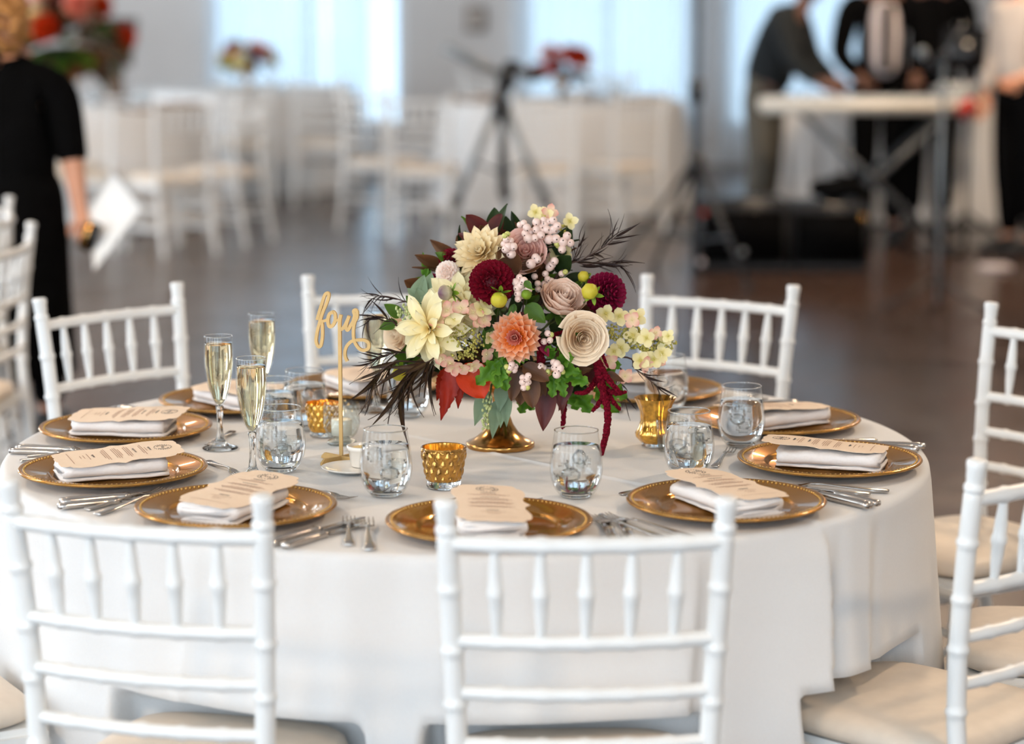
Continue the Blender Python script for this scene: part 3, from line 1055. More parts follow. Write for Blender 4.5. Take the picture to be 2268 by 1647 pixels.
for i, ((px, py), lab) in enumerate([((560, 1058), 'champagne flute nearest the front of the group of three'), ((488, 994), 'champagne flute at the left of the group of three'),
                                    ((583, 930), 'champagne flute at the rear of the group of three'), ((834, 912), 'champagne flute behind the table number, mostly hidden by dark leaves')]):
    o = FLU if i == 0 else copy_tree(FLU)
    p = un(px, py, TZ)
    o.location = (p.x, p.y, TZ + .0008)
    tag(o, lab, 'glass', 'champagne flutes')

# ------------------------------------------------------------------ votives
def flame(t, z):
    c = mk('candle', lathe([(.001, z - .018), (.017, z - .018), (.0175, z - .002), (.016, z), (.001, z - .001)], 24), 'wax', t)
    mk('wick', tube([(0, 0, z - .002), (.001, 0, z + .006)], .0007, 6), 'wick', c)
    mk('flame', lathe([(.0005, z + .004), (.0028, z + .007), (.0036, z + .011), (.0022, z + .017), (.0003, z + .023)], 12), 'flame', c)

def faceted(prof_fn, h, n, rows, depth, nz):
    """pressed-glass wall of pillow-shaped diamonds"""
    V = []
    for j in range(nz):
        z = h * j / (nz - 1)
        r0 = prof_fn(z)
        for i in range(n):
            a = 2 * PI * i / n
            u, v = a / (2 * PI) * 14, z / h * rows
            d1, d2 = (u + v / 2 * 1.0) % 1 - .5, (u - v / 2 * 1.0) % 1 - .5
            b = (1 - 4 * d1 * d1) * (1 - 4 * d2 * d2)
            e = min(1, j / 3, (nz - 1 - j) / 3)
            V.append(Vector(((r0 + depth * b * e) * cos(a), (r0 + depth * b * e) * sin(a), z)))
    F = [(j * n + i, j * n + (i + 1) % n, (j + 1) * n + (i + 1) % n, (j + 1) * n + i) for j in range(nz - 1) for i in range(n)]
    return V, F

p = un(983, 1079, TZ)
t = thing('votive_holder', 'gold mercury glass votive with diamond pattern at the table front', 'candle holder', (p.x, p.y, TZ + .0008))
mk('glass_foot', lathe([(.001, .0003), (.0290, .0003), (.0300, .003), (.0300, .010), (.0275, .0125), (.001, .0125)], 56), 'sglass', t)
w = faceted(lambda z: .0275 + .0105 * (z / .056) ** .8, .056, 168, 4, .0036, 40)
mk('diamond_wall', xf(w, Matrix.Translation((0, 0, .0125))), 'amber', t)
mk('rim', lathe([(.0378, .0680), (.0392, .0685), (.0396, .0700), (.0385, .0712), (.0365, .0710), (.0360, .0695)], 60), 'amber', t)
mk('lining', lathe([(.0358, .0700), (.0330, .045), (.0260, .016), (.001, .015)], 48), 'amber2', t)
flame(t, .034)

p = un(1450, 988, TZ)
t = thing('votive_holder', 'flared gold votive with scalloped petal rim and glowing candle', 'candle holder', (p.x, p.y, TZ + .0008))
def flared(scale, off):
    prof = [(.030, .008), (.0385, .018), (.0400, .026), (.0345, .036), (.0305, .050), (.0315, .066), (.0370, .082), (.0425, .092)]
    V, n = [], 96
    for r, z in prof:
        for i in range(n):
            a = 2 * PI * i / n
            k = 1 + (.07 if z > .015 else 0) * abs(cos(4 * a)) * (1.2 if z < .03 or z > .07 else .6)
            V.append(Vector(((r * k + off) * scale * cos(a), (r * k + off) * scale * sin(a), z)))
    F = [(j * n + i, j * n + (i + 1) % n, (j + 1) * n + (i + 1) % n, (j + 1) * n + i) for j in range(len(prof) - 1) for i in range(n)]
    return V, F
mk('glass_foot', lathe([(.001, .0003), (.0240, .0003), (.0250, .002), (.0240, .0085), (.001, .0085)], 40), 'sglass', t)
mk('scalloped_wall', flared(.86, 0), 'amber2', t)
mk('lining', flared(.86, -.0022), 'amber', t)
flame(t, .035)

p = un(1488, 999, TZ)
t = thing('votive_holder', 'small frosted clear votive behind the water glass at the right', 'candle holder', (p.x, p.y, TZ + .0008))
mk('frosted_wall', lathe([(.001, .0005), (.022, .0005), (.026, .004), (.0285, .03), (.0305, .060), (.0290, .061), (.027, .03), (.0245, .006), (.001, .005)], 40), 'frost', t)
flame(t, .030)

p = un(716, 966, TZ)
t = thing('votive_holder', 'amber votive glowing behind the footed clear one', 'candle holder', (p.x, p.y, TZ + .0008))
mk('glass_foot', lathe([(.001, .0003), (.024, .0003), (.0255, .003), (.0245, .010), (.001, .010)], 40), 'sglass', t)
mk('diamond_wall', xf(faceted(lambda z: .0235 + .009 * (z / .055) ** .8, .055, 126, 5, .003, 30), Matrix.Translation((0, 0, .010))), 'amber2', t)
flame(t, .034)

p = un(757, 983, TZ)
t = thing('votive_holder', 'footed clear pressed-glass votive with white candle behind the sign post', 'candle holder', (p.x, p.y, TZ + .0008))
mk('glass_foot', lathe([(.001, .0003), (.0270, .0003), (.0280, .0035), (.0255, .007), (.0150, .0105), (.0140, .013), (.001, .013)], 40), 'cut', t)
mk('pressed_wall', xf(faceted(lambda z: .0205 + .0125 * min(1, (z / .022)) ** .7, .066, 140, 7, .0016, 36), Matrix.Translation((0, 0, .012))), 'cut', t)
c = mk('candle', lathe([(.001, .017), (.019, .017), (.0195, .045), (.018, .047), (.001, .0455)], 24), 'wax', t)
mk('wick', tube([(0, 0, .046), (.001, 0, .053)], .0007, 6), 'wick', c)
mk('flame', lathe([(.0005, .051), (.0028, .054), (.0036, .058), (.0022, .064), (.0003, .070)], 12), 'flame', c)

# ------------------------------------------------------------------ saucer with ramekin
p = un(780, 1046, TZ)
t = mk('saucer', lathe([(.001, .0005), (.026, .0005), (.028, .002), (.045, .006), (.054, .0098), (.0545, .0112), (.0530, .0115), (.0440, .0082), (.028, .0042), (.001, .0038)], 48), 'china', loc=(p.x, p.y, TZ + .0005))
tag(t, 'small cream saucer carrying a butter ramekin', 'saucer')
p2 = un(806, 1038, TZ)
t = thing('ramekin', 'small cream ramekin filled with butter on the saucer', 'ramekin', (p2.x, p2.y, TZ + .0050))
mk('ramekin_body', lathe([(.001, .0005), (.0215, .0005), (.0235, .003), (.0275, .030), (.0300, .031), (.0305, .038), (.0285, .0385), (.0270, .036), (.0225, .006), (.001, .005)], 40), 'china', t)
mk('butter', lathe([(.0262, .0320), (.020, .0345), (.010, .0355), (.001, .0352)], 32), 'butter', t)

# ------------------------------------------------------------------ table number on a stick
SB = un(751, 1022, TZ)
SY = SB.y
t = thing('table_number', 'gold script table number reading four on a slim stick', 'sign', (SB.x, SB.y, TZ + .0008), R(-14))
def spt(cx, cy):
    w = uny(640 + cx * .2793, 600 + cy * .2793, SY)
    return Vector(((w.x - SB.x) * 1.03, 0, w.z - TZ))
def ribbon(pts, hw, th):
    """flat cut-out stroke of width 2*hw and thickness 2*th in the x-z plane"""
    V, n = [], len(pts)
    hws = hw if hasattr(hw, '__len__') else [hw] * n
    for i, p in enumerate(pts):
        d = (pts[min(i + 1, n - 1)] - pts[max(i - 1, 0)])
        d.y = 0
        d.normalize()
        nn = Vector((-d.z, 0, d.x))
        for a, b in ((-1, -1), (1, -1), (1, 1), (-1, 1)):
            V.append(p + nn * hws[i] * a + Vector((0, th * b, 0)))
    F = []
    for i in range(n - 1):
        for k in range(4):
            q = (k + 1) % 4
            F.append((i * 4 + k, i * 4 + q, (i + 1) * 4 + q, (i + 1) * 4 + k))
    F += [(3, 2, 1, 0), tuple((n - 1) * 4 + k for k in range(4))]
    return V, F
def letter(name, strokes):
    P = []
    for j, (pts, hw) in enumerate(strokes):
        S = spline([spt(*q) for q in pts], 7)
        for i, q in enumerate(S):
            q.y += .0012 * i / len(S) + .0004 * j
        P.append(ribbon(S, hw, .0025))
    return mk(name, join(P), 'signwood', t, False)
letter('letter_f', [([(222, 395), (240, 330), (262, 260), (285, 195), (306, 180), (316, 200), (300, 255), (272, 320), (254, 370), (240, 420), (222, 490), (212, 560), (228, 606), (250, 600), (262, 540), (264, 470), (258, 412), (236, 388), (216, 384)], .0028), ([(256, 404), (280, 402), (305, 388)], .0024)])
letter('letter_o', [([(352, 330), (322, 345), (308, 395), (318, 442), (342, 440), (366, 400), (366, 350), (350, 330), (330, 338)], .0030), ([(362, 380), (378, 396), (396, 386)], .0022)])
letter('letter_u', [([(414, 348), (404, 400), (404, 450), (420, 462), (442, 440), (464, 395), (480, 356)], .0031), ([(480, 356), (462, 410), (456, 455), (470, 468), (492, 430), (512, 396)], .0029)])
letter('letter_r', [([(512, 396), (524, 350), (516, 318), (530, 306), (544, 324), (542, 370), (526, 400), (516, 450), (514, 510), (524, 560), (556, 608), (596, 624), (634, 606), (636, 566), (602, 544), (550, 544), (500, 556), (464, 590), (446, 634), (448, 684), (464, 716)], .0028)])
top = spt(404, 470)
mk('stick', box((top.x, 0, (top.z + .012) / 2), (.0062, .005, top.z - .004)), 'signwood', t, False)
def slat(l, ang):
    n = 10
    prof = [(-l, 0), (l, 0)] + [(l * (1 - .0 * k), .004 + .007 * min(1, k / 4)) for k in range(1)] + [(l - .008, .011), (-l + .008, .011), (-l, .004)]
    V = [Vector((x, s * .0025, z)) for s in (-1, 1) for x, z in prof]
    m = len(prof)
    F = [tuple(range(m - 1, -1, -1)), tuple(range(m, 2 * m))] + [(i, (i + 1) % m, m + (i + 1) % m, m + i) for i in range(m)]
    return xf((V, F), Matrix.Translation((top.x, 0, .0)) @ Matrix.Rotation(ang, 4, 'Z'))
mk('base_slat', slat(.050, R(62)), 'signwood', t, False)
mk('base_slat', slat(.050, R(-28)), 'signwood', t, False)
# ------------------------------------------------------------------ centrepiece: vase
VB = un(1108, 990, TZ)
VX, VY = VB.x, VB.y
t = thing('pedestal_vase', 'antique gold pedestal vase with a round trumpet foot', 'vase', (VX, VY, TZ + .0008))
mk('foot', lathe([(.001, .0005), (.0625, .0005), (.0640, .0020), (.0640, .0085), (.0625, .0100), (.0600, .0108), (.0480, .0165), (.0345, .0280), (.0240, .0440), (.0170, .0640), (.0145, .0820), (.0160, .0960)], 64), 'brass', t)
mk('bowl', lathe([(.0160, .0955), (.0300, .1050), (.0520, .1180), (.0680, .1360), (.0760, .1600), (.0775, .1650), (.0755, .1655), (.0660, .1400), (.0500, .1240), (.001, .1150)], 56), 'brass', t)
MOUTH = Vector((VX, VY, TZ + .150))
mk('floral_foam', lathe([(.001, .205), (.03, .203), (.05, .19), (.062, .165), (.062, .15), (.001, .15)], 24), 'dkgreen', t)

def fp(px, py, dy):
    return uny(px, py, VY + dy)

def aim(n, roll=0):
    n = Vector(n).normalized()
    return n.to_track_quat('Z', 'Y').to_matrix().to_4x4() @ Matrix.Rotation(roll, 4, 'Z')

def flower(name, label, cat, pos, n, group, roll=0):
    t = thing(name, label, cat, pos, 0, group)
    t.matrix_world = Matrix.Translation(pos) @ aim(n, roll)
    return t

def add_stem(t, mtl='stem', r=.0018, back=.012, frm=None):
    """stem from the back of the head down into the vase"""
    mi = t.matrix_world.inverted()
    a = frm if frm is not None else Vector((0, 0, -back))
    w = t.matrix_world @ a
    e = MOUTH + Vector((random.uniform(-.03, .03), random.uniform(-.03, .03), random.uniform(-.01, .03)))
    mid = w.lerp(e, .45) + (t.matrix_world.to_3x3() @ Vector((0, 0, -.03)))
    mk('stem', tube([mi @ q for q in spline([w, mid, e], 5)], r, 6), mtl, t)

def petal(L, W, cup=.25, curl=.0, tip=1.6, base=.35, nx=5, ny=7, wave=0, bl=.9):
    """petal from the origin along +y; +z is its inner face"""
    V, T = [], []
    for j in range(ny):
        v = j / (ny - 1)
        w = W * (base * (1 - v) + sin(PI * min(1, (.08 + .92 * v) ** bl)) ** .75 * (1 - base * (1 - v))) if v < 1 else 0
        w = max(w, W * .03) * (1 - max(0, v - .75) * (tip - 1))
        for i in range(nx):
            u = -1 + 2 * i / (nx - 1)
            V.append(Vector((u * w, L * (v - .04 * abs(u) * v), cup * W * (u * u - .3) * (.4 + .6 * (1 - v)) + curl * L * v * v + wave * W * sin(6 * v + 2 * u))))
            T.append(v)
    return V, grid_faces(nx, ny), T

def petal_mesh(name, m, *a, **k):
    V, F, T = petal(*a, **k)
    me = bpy.data.meshes.new(name)
    me.from_pydata([tuple(v) for v in V], [], F)
    me.materials.append(M[m])
    me.polygons.foreach_set('use_smooth', [True] * len(F))
    me.attributes.new('t', 'FLOAT', 'POINT').data.foreach_set('value', T)
    return me

def pm(alpha, phi, r0=0, z0=0, twist=0):
    """place a petal: alpha round the axis, phi away from the axis"""
    return Matrix.Translation((0, 0, z0)) @ Matrix.Rotation(alpha - PI / 2, 4, 'Z') @ Matrix.Rotation(PI / 2 - phi, 4, 'X') @ Matrix.Translation((0, r0, 0)) @ Matrix.Rotation(twist, 4, 'Y')

def dahlia_open(t, R0, m, mc, rows, cup=.5, curl=.12, tip=1.9, wid=.24, bl=.9):
    """decorative dahlia: rows of pointed petals, (count, polar angle, length factor)"""
    k = 0
    for n, phi, lf, mm in rows:
        me = petal_mesh('petal', mc if mm else m, R0 * lf, R0 * lf * wid, cup, curl * random.uniform(.6, 1.4), tip, .3, bl=bl)
        for i in range(n):
            a = 2 * PI * (i + .5 * (k % 2)) / n + random.uniform(-.05, .05)
            ob('petal', me, t, mw=pm(a, R(phi) + random.uniform(-.06, .06), R0 * .04, 0, random.uniform(-.15, .15)))
        k += 1

def pompon(t, Rb, m, n, size, back=.45, cup=.9, lean=.5):
    """ball dahlia: many small cupped petals over a sphere, joined"""
    P, T = [], []
    g = PI * (3 - 5 ** .5)
    for i in range(n):
        z = 1 - (1 + back) * (i + .5) / n
        phi = math.acos(max(-1, min(1, z)))
        V, F, tt = petal(Rb * .46 * (.55 + .45 * min(1, phi / .7)), size * (.5 + .5 * min(1, phi / .9)), cup, .10, 1.0, .5, 5, 6, bl=1.25)
        P.append(xf((V, F), Matrix.Rotation(g * i - PI / 2, 4, 'Z') @ Matrix.Translation((0, Rb * .60 * sin(phi), Rb * .60 * cos(phi))) @ Matrix.Rotation(PI / 2 - phi - lean * min(1, phi * 1.6), 4, 'X')))
        T += tt
    P.append(ball(Rb * .66, 20, 14))
    T += [.25] * len(P[-1][0])
    V, F = join(P)
    mk('petals', (V, F), m, t, t=T)

def rose_petal_mesh(m, rad, h, wang, flare, lip, r0=.25, nx=9, ny=8, ruf=0):
    V, T = [], []
    for j in range(ny):
        v = j / (ny - 1)
        for i in range(nx):
            u = -1 + 2 * i / (nx - 1)
            wa = wang / 2 * (.35 + .65 * sin(PI / 2 * min(1, v * 1.35)))
            ang = u * wa
            edge = 1 - .22 * u * u * v
            r = rad * (r0 + (1 - r0) * sin(PI / 2 * v) ** .8) + flare * v ** 3 + lip * max(0, v - .72) ** 2 * 6 + .03 * rad * sin(5 * u + 3) * v + (ruf + .012 * rad) * sin(9 * u + rad * 900) * v * v
            V.append(Vector((r * sin(ang), r * cos(ang), h * v * edge - lip * max(0, v - .8) * 2)))
            T.append(v)
    me = bpy.data.meshes.new('petal')
    me.from_pydata([tuple(v) for v in V], [], grid_faces(nx, ny))
    me.materials.append(M[m])
    me.polygons.foreach_set('use_smooth', [True] * len(me.polygons))
    me.attributes.new('t', 'FLOAT', 'POINT').data.foreach_set('value', T)
    return me

def rose(t, Rr, m, n=26, openness=1.0, height=1.0, ruf=0):
    """nested cone-shaped petals in a spiral, tight in the middle, rolled back at the rim; head centre at the origin"""
    for k in range(n):
        f = k / (n - 1)
        rad = Rr * (.07 + .86 * f ** .95)
        h = Rr * height * (1.30 - .42 * f * (.35 + .65 * openness))
        flare = Rr * .16 * f * openness - rad * .22 * max(0, f - .55) * (1 - openness) * 2
        lip = Rr * .20 * max(0, f - .45) * openness
        me = rose_petal_mesh(m, rad, h, 3.0 if f < .4 else 2.3, flare, lip, .40 if openness > .7 or f < .5 else .30, ruf=ruf * Rr * f)
        ob('petal', me, t, mw=Matrix.Translation((0, 0, -Rr * height * .70)) @ Matrix.Rotation(k * 2.4 + random.uniform(-.2, .2), 4, 'Z') @ Matrix.Rotation(random.uniform(-.09, .09), 4, 'X') @ Matrix.Rotation(random.uniform(-.07, .07), 4, 'Y'))

def sepals(t, n, L, z, m='sepal', phi=100):
    me = petal_mesh('sepal', m, L, L * .22, .3, .1, 1.8, .6, 3, 5)
    for i in range(n):
        ob('sepal', me, t, mw=pm(2 * PI * i / n, R(phi), .002, z))

def leaf_geo(L, W, kind='ovate', fold=.18, droop=.15, nu=7, nv=13, seed=0):
    rnd = random.Random(seed)
    V, T = [], []
    for j in range(nv):
        v = j / (nv - 1)
        if kind == 'round':
            w = sin(PI * v ** .75) ** .6
        elif kind == 'lance':
            w = sin(PI * v ** .62) ** 1.0
        elif kind == 'drop':
            w = sin(PI * v ** .8) ** .8 * (1 - .25 * v)
        elif kind == 'lobed':
            w = sin(PI * min(1, v ** .8)) ** .5 * (.74 + .20 * cos(v * 7 * PI) + .06 * cos(v * 23 * PI))
        elif kind == 'jag':
            w = sin(PI * v ** .6) ** .9 * (1 + .09 * sin(j * 2.1) + .05 * (1 if j % 2 else -1))
        else:
            w = sin(PI * v ** .7) ** .8
        if v in (0, 1):
            w = .02
        for i in range(nu):
            u = -1 + 2 * i / (nu - 1)
            z = fold * W * (abs(u) - .3) - droop * L * v * v + (.10 * W * sin(9 * v + 4 * u + seed) if kind in ('lobed', 'jag') else .03 * W * sin(7 * v + 3 * u + seed))
            V.append(Vector((u * w * W, L * v, z)))
            T.append(min(1, .25 + .75 * abs(u) * .6 + .3 * v))
    return V, grid_faces(nu, nv), T

LEAFC = {}
def leaf_mesh(m, L, W, kind, fold, droop, seed=0):
    k = (m, round(L, 4), round(W, 4), kind, fold, droop, seed % 3)
    if k not in LEAFC:
        V, F, T = leaf_geo(L, W, kind, fold, droop, 9 if kind == 'lobed' else 7, (27 if kind == 'jag' else 33) if kind in ('lobed', 'jag') else 11, seed % 3)
        me = bpy.data.meshes.new('leaf')
        me.from_pydata([tuple(v) for v in V], [], F)
        me.materials.append(M[m])
        me.polygons.foreach_set('use_smooth', [True] * len(F))
        me.attributes.new('t', 'FLOAT', 'POINT').data.foreach_set('value', T)
        LEAFC[k] = me
    return LEAFC[k]

def leaf_at(t, base, tip, m, Wf=.3, kind='ovate', fold=.18, droop=.12, face=(0, -1, .3), seed=0, name='leaf'):
    """leaf running from base to tip (world), its upper side turned towards 'face'"""
    d = Vector(tip) - Vector(base)
    L = d.length
    y = d.normalized()
    z = Vector(face)
    z = (z - y * z.dot(y)).normalized()
    x = y.cross(z)
    mw = Matrix((x, y, z)).transposed().to_4x4()
    mw.translation = Vector(base)
    Lq = round(L / .004) * .004
    o = ob(name, leaf_mesh(m, Lq, Lq * Wf, kind, fold, droop, seed), t)
    o.matrix_local = t.matrix_world.inverted() @ mw
    return o

def sprig(name, label, cat, base, group=None):
    t = thing(name, label, cat, base, 0, group)
    t.matrix_world = Matrix.Translation(base)
    return t

def wstem(t, pts, r0, r1, m):
    P = spline([Vector(p) - t.location for p in pts], 6)
    n = len(P)
    mk('stem', tube(P, [r0 + (r1 - r0) * i / (n - 1) for i in range(n)], 6), m, t)

GF = 'flowers of the centrepiece'
# --- big blooms
t = flower('dahlia', 'large burgundy ball dahlia at the heart of the centrepiece', 'flower', fp(1090, 626, -.135), (-.12, -1, .25), GF)
pompon(t, .0415, 'burg', 165, .0066)
add_stem(t)
t = flower('dahlia', 'burgundy ball dahlia at the right edge of the centrepiece', 'flower', fp(1340, 650, -.06), (.75, -.75, .15), GF)
pompon(t, .0390, 'burg2', 170, .0074)
add_stem(t)
t = flower('dahlia', 'small burgundy dahlia behind the white pompon, upper left', 'flower', fp(1000, 578, -.03), (-.3, -.8, .6), GF)
pompon(t, .0235, 'burg', 90, .0058)
add_stem(t)
t = flower('dahlia', 'smallest burgundy dahlia peeking out left of the white pompon', 'flower', fp(961, 628, -.03), (-.8, -.7, .1), GF)
pompon(t, .0185, 'burg2', 70, .0052)
add_stem(t)
t = flower('dahlia', 'small white pompon dahlia at the upper left', 'flower', fp(992, 604, -.075), (-.2, -.95, .3), GF)
pompon(t, .0225, 'white', 100, .0046, cup=.6)
add_stem(t)
t = flower('dahlia', 'cream peach dahlia with pointed petals at the upper left', 'flower', fp(1068, 562, -.07), (-.35, -.75, .55), GF)
dahlia_open(t, .056, 'peach', 'peach', [(14, 104, 1.0, 0), (14, 84, .98, 0), (13, 66, .92, 0), (12, 50, .8, 0), (10, 34, .62, 0), (7, 18, .42, 0)], .5, .10, 1.2, .21, 1.15)
add_stem(t)
t = flower('dahlia', 'coral orange dahlia with pink tipped petals, front centre', 'flower', fp(1143, 746, -.165), (-.20, -1, .06), GF, .2)
dahlia_open(t, .0475, 'coral', 'coralc', [(13, 100, .97, 0), (14, 84, 1.0, 0), (14, 68, .95, 0), (13, 53, .80, 0), (13, 38, .60, 1), (11, 24, .45, 1), (7, 10, .33, 1)], .7, .12, 1.0, .22, 1.25)
add_stem(t)
t = flower('dahlia', 'pale yellow dahlia with long loose petals, far left', 'flower', fp(952, 728, -.14), (-.45, -.9, .05), GF)
dahlia_open(t, .074, 'cream', 'cream', [(7, 98, 1.0, 0), (7, 80, .98, 0), (6, 60, .85, 0), (5, 40, .64, 0), (4, 20, .46, 0)], .6, -.20, 1.0, .20, 1.5)
add_stem(t)
t = flower('dahlia', 'pale yellow dahlia behind the pink hydrangea', 'flower', fp(1018, 672, -.09), (-.1, -.9, .35), GF)
dahlia_open(t, .070, 'cream', 'cream', [(9, 96, 1.0, 0), (9, 76, .98, 0), (8, 56, .85, 0), (6, 36, .62, 0), (5, 20, .42, 0)], .5, -.16, 1.0, .23, 1.5)
add_stem(t)
t = flower('rose', 'wide open cream rose at the right of the centrepiece', 'flower', fp(1292, 748, -.150), (.22, -1, .05), GF, .6)
rose(t, .0445, 'ivory', 28, 1.0, .62)
sepals(t, 5, .026, -.026, 'lgreen', 115)
add_stem(t)
t = flower('garden_rose', 'round blush garden rose at the right above the cream rose', 'flower', fp(1247, 662, -.115), (.28, -.62, .72), GF, 2.2)
rose(t, .0455, 'blush', 28, .5, .86, .035)
sepals(t, 5, .028, -.040, 'lgreen', 110)
add_stem(t, back=.04)
t = flower('rose', 'pale pink rose at the top under the snowberries', 'flower', fp(1163, 556, -.055), (.05, -.9, .45), GF, 1)
rose(t, .0440, 'blushp', 20, .7, .70)
add_stem(t, back=.03)
t = flower('rose', 'ivory blush rose at the far left edge', 'flower', fp(880, 738, -.05), (-.8, -.6, .1), GF, 1)
rose(t, .0370, 'ivory', 18, .8, .70)
add_stem(t, back=.03)

# --- hydrangeas: four-petalled florets round a mass of tiny buds
def floret_mesh(m, s):
    P, T = [], []
    for k in range(4):
        V, F, tt = petal(s, s * .42, .2, .14 * (1 if k % 2 else -.4), .9, .14, 5, 7, bl=1.35)
        P.append(xf((V, F), pm(k * PI / 2 + .1, R(80))))
        T += tt
    P.append(ball(s * .13, 6, 4))
    T += [0] * len(P[-1][0])
    V, F = join(P)
    me = bpy.data.meshes.new('floret')
    me.from_pydata([tuple(v) for v in V], [], F)
    me.materials.append(M[m])
    me.polygons.foreach_set('use_smooth', [True] * len(F))
    me.attributes.new('t', 'FLOAT', 'POINT').data.foreach_set('value', T)
    return me
FLO = {(m, s): floret_mesh(m, s) for m in ('hydc', 'hydp') for s in (.0145, .0175, .0200)}

def put_floret(t, w, n, m, s):
    o = ob('floret', FLO[(m, s)], t)
    o.matrix_local = t.matrix_world.inverted() @ (Matrix.Translation(w) @ aim(n, random.uniform(0, 3)))

def buds(t, c, rad, n, r, m='hydbud', squash=(1, 1, 1)):
    P = []
    for i in range(n):
        v = Vector((random.gauss(0, 1), random.gauss(0, 1), random.gauss(0, 1))).normalized() * rad * random.uniform(.55, 1)
        v = Vector((v.x * squash[0], v.y * squash[1], v.z * squash[2]))
        P.append(xf(ball(r * random.uniform(.7, 1.2), 6, 4), Matrix.Translation(Vector(c) - t.location + v)))
    tag(mk('flower_buds', join(P), m, t), kind='stuff')

c0 = fp(1028, 762, -.150)
t = sprig('hydrangea', 'pink edged hydrangea with green centre, front left', 'flower', c0, GF)
buds(t, c0 + Vector((0, .004, .002)), .036, 240, .0022)
for px, py, m, s in ((990, 688, 'hydp', .0200), (1020, 682, 'hydp', .0200), (1048, 692, 'hydp', .0200), (1072, 708, 'hydp', .0175), (1006, 712, 'hydc', .0175), (1050, 726, 'hydp', .0175),
                     (972, 708, 'hydp', .0200), (1014, 722, 'hydc', .0175), (968, 748, 'hydc', .0175), (1060, 752, 'hydc', .0145), (1062, 776, 'hydp', .0175), (1046, 798, 'hydp', .0175),
                     (1022, 806, 'hydp', .0200), (998, 804, 'hydp', .0200), (978, 794, 'hydp', .0175), (1004, 816, 'hydp', .0175), (1034, 812, 'hydc', .0145), (984, 772, 'hydc', .0145), (1066, 686, 'hydc', .0200), (1074, 670, 'hydc', .0175)):
    ex, ey = px - 1028, py - 758
    el = math.hypot(ex, ey)
    if el < 54:
        px, py = 1028 + ex * 56 / el, 758 + ey * 56 / el
    w = fp(px, py, -.165 + .00025 * abs(px - 1020))
    put_floret(t, w, ((px - 1020) / 60, -1.2, (755 - py) / 60), m, s)
wstem(t, [c0 + Vector((0, .03, -.01)), c0.lerp(MOUTH, .5) + Vector((0, .01, -.01)), MOUTH], .002, .0025, 'stem')

c0 = fp(1415, 752, -.08)
t = sprig('hydrangea', 'cream panicle hydrangea sweeping out to the right', 'flower', c0, GF)
for q in ((1365, 735), (1380, 762), (1400, 735), (1420, 760), (1440, 770), (1455, 762), (1475, 758)):
    buds(t, fp(q[0], q[1], -.08), .020, 64, .0022, squash=(1, .7, .8))
for px, py, m, s in ((1342, 694, 'hydc', .0200), (1372, 700, 'hydc', .0200), (1411, 702, 'hydc', .0200), (1400, 708, 'hydp', .0175), (1402, 742, 'hydc', .0200), (1432, 748, 'hydc', .0200), (1376, 770, 'hydc', .0200),
                     (1360, 778, 'hydc', .0175), (1418, 798, 'hydc', .0200), (1448, 796, 'hydc', .0200), (1466, 782, 'hydc', .0200), (1330, 806, 'hydc', .0175), (1350, 800, 'hydp', .0175), (1452, 736, 'hydp', .0145),
                     (1472, 752, 'hydc', .0145), (1480, 744, 'hydc', .0145), (1384, 832, 'hydp', .0175), (1430, 806, 'hydp', .0175), (1462, 800, 'hydp', .0145)):
    put_floret(t, fp(px, py, -.095 + random.uniform(-.012, .012)), (random.uniform(-.4, .5), -1, random.uniform(-.3, .4)), m, s)
wstem(t, [fp(1490, 758, -.08), fp(1420, 756, -.07), fp(1330, 775, -.05), MOUTH], .0012, .0026, 'stem')

c0 = fp(1195, 474, .0)
t = sprig('hydrangea', 'few pale hydrangea petals at the very top', 'flower', c0, GF)
for px, py, m in ((1186, 470, 'hydc'), (1209, 476, 'hydc'), (1218, 470, 'hydp'), (1262, 490, 'hydc'), (1252, 560, 'hydc'), (1232, 558, 'hydc'), (1222, 578, 'hydp')):
    put_floret(t, fp(px, py, -.01), (random.uniform(-.4, .4), -1, .3), m, .0175)
buds(t, fp(1248, 505, -.005), .009, 14, .0022)
wstem(t, [fp(1192, 476, 0), fp(1205, 540, .0), fp(1180, 640, .01), MOUTH], .001, .002, 'stem')
wstem(t, [fp(1262, 492, -.005), fp(1240, 530, .0), fp(1205, 590, .01)], .0008, .0012, 'stem')

# --- snowberries
BM = {}
for key, m, r in (('a', 'berry', .0078), ('b', 'berry', .0092), ('g', 'berryg', .0052), ('s', 'berry', .0062)):
    b = ball(r, 12, 8, (1, 1, 1.04))
    d = xf(ball(r * .17, 6, 4), Matrix.Translation((0, 0, r * 1.0)))
    V, F = join([b, d])
    me = bpy.data.meshes.new('berry')
    me.from_pydata([tuple(v) for v in V], [], F)
    me.materials.append(M[m])
    me.materials.append(M['berrydot'])
    me.polygons.foreach_set('material_index', [0] * len(b[1]) + [1] * len(d[1]))
    me.polygons.foreach_set('use_smooth', [True] * len(F))
    BM[key] = me

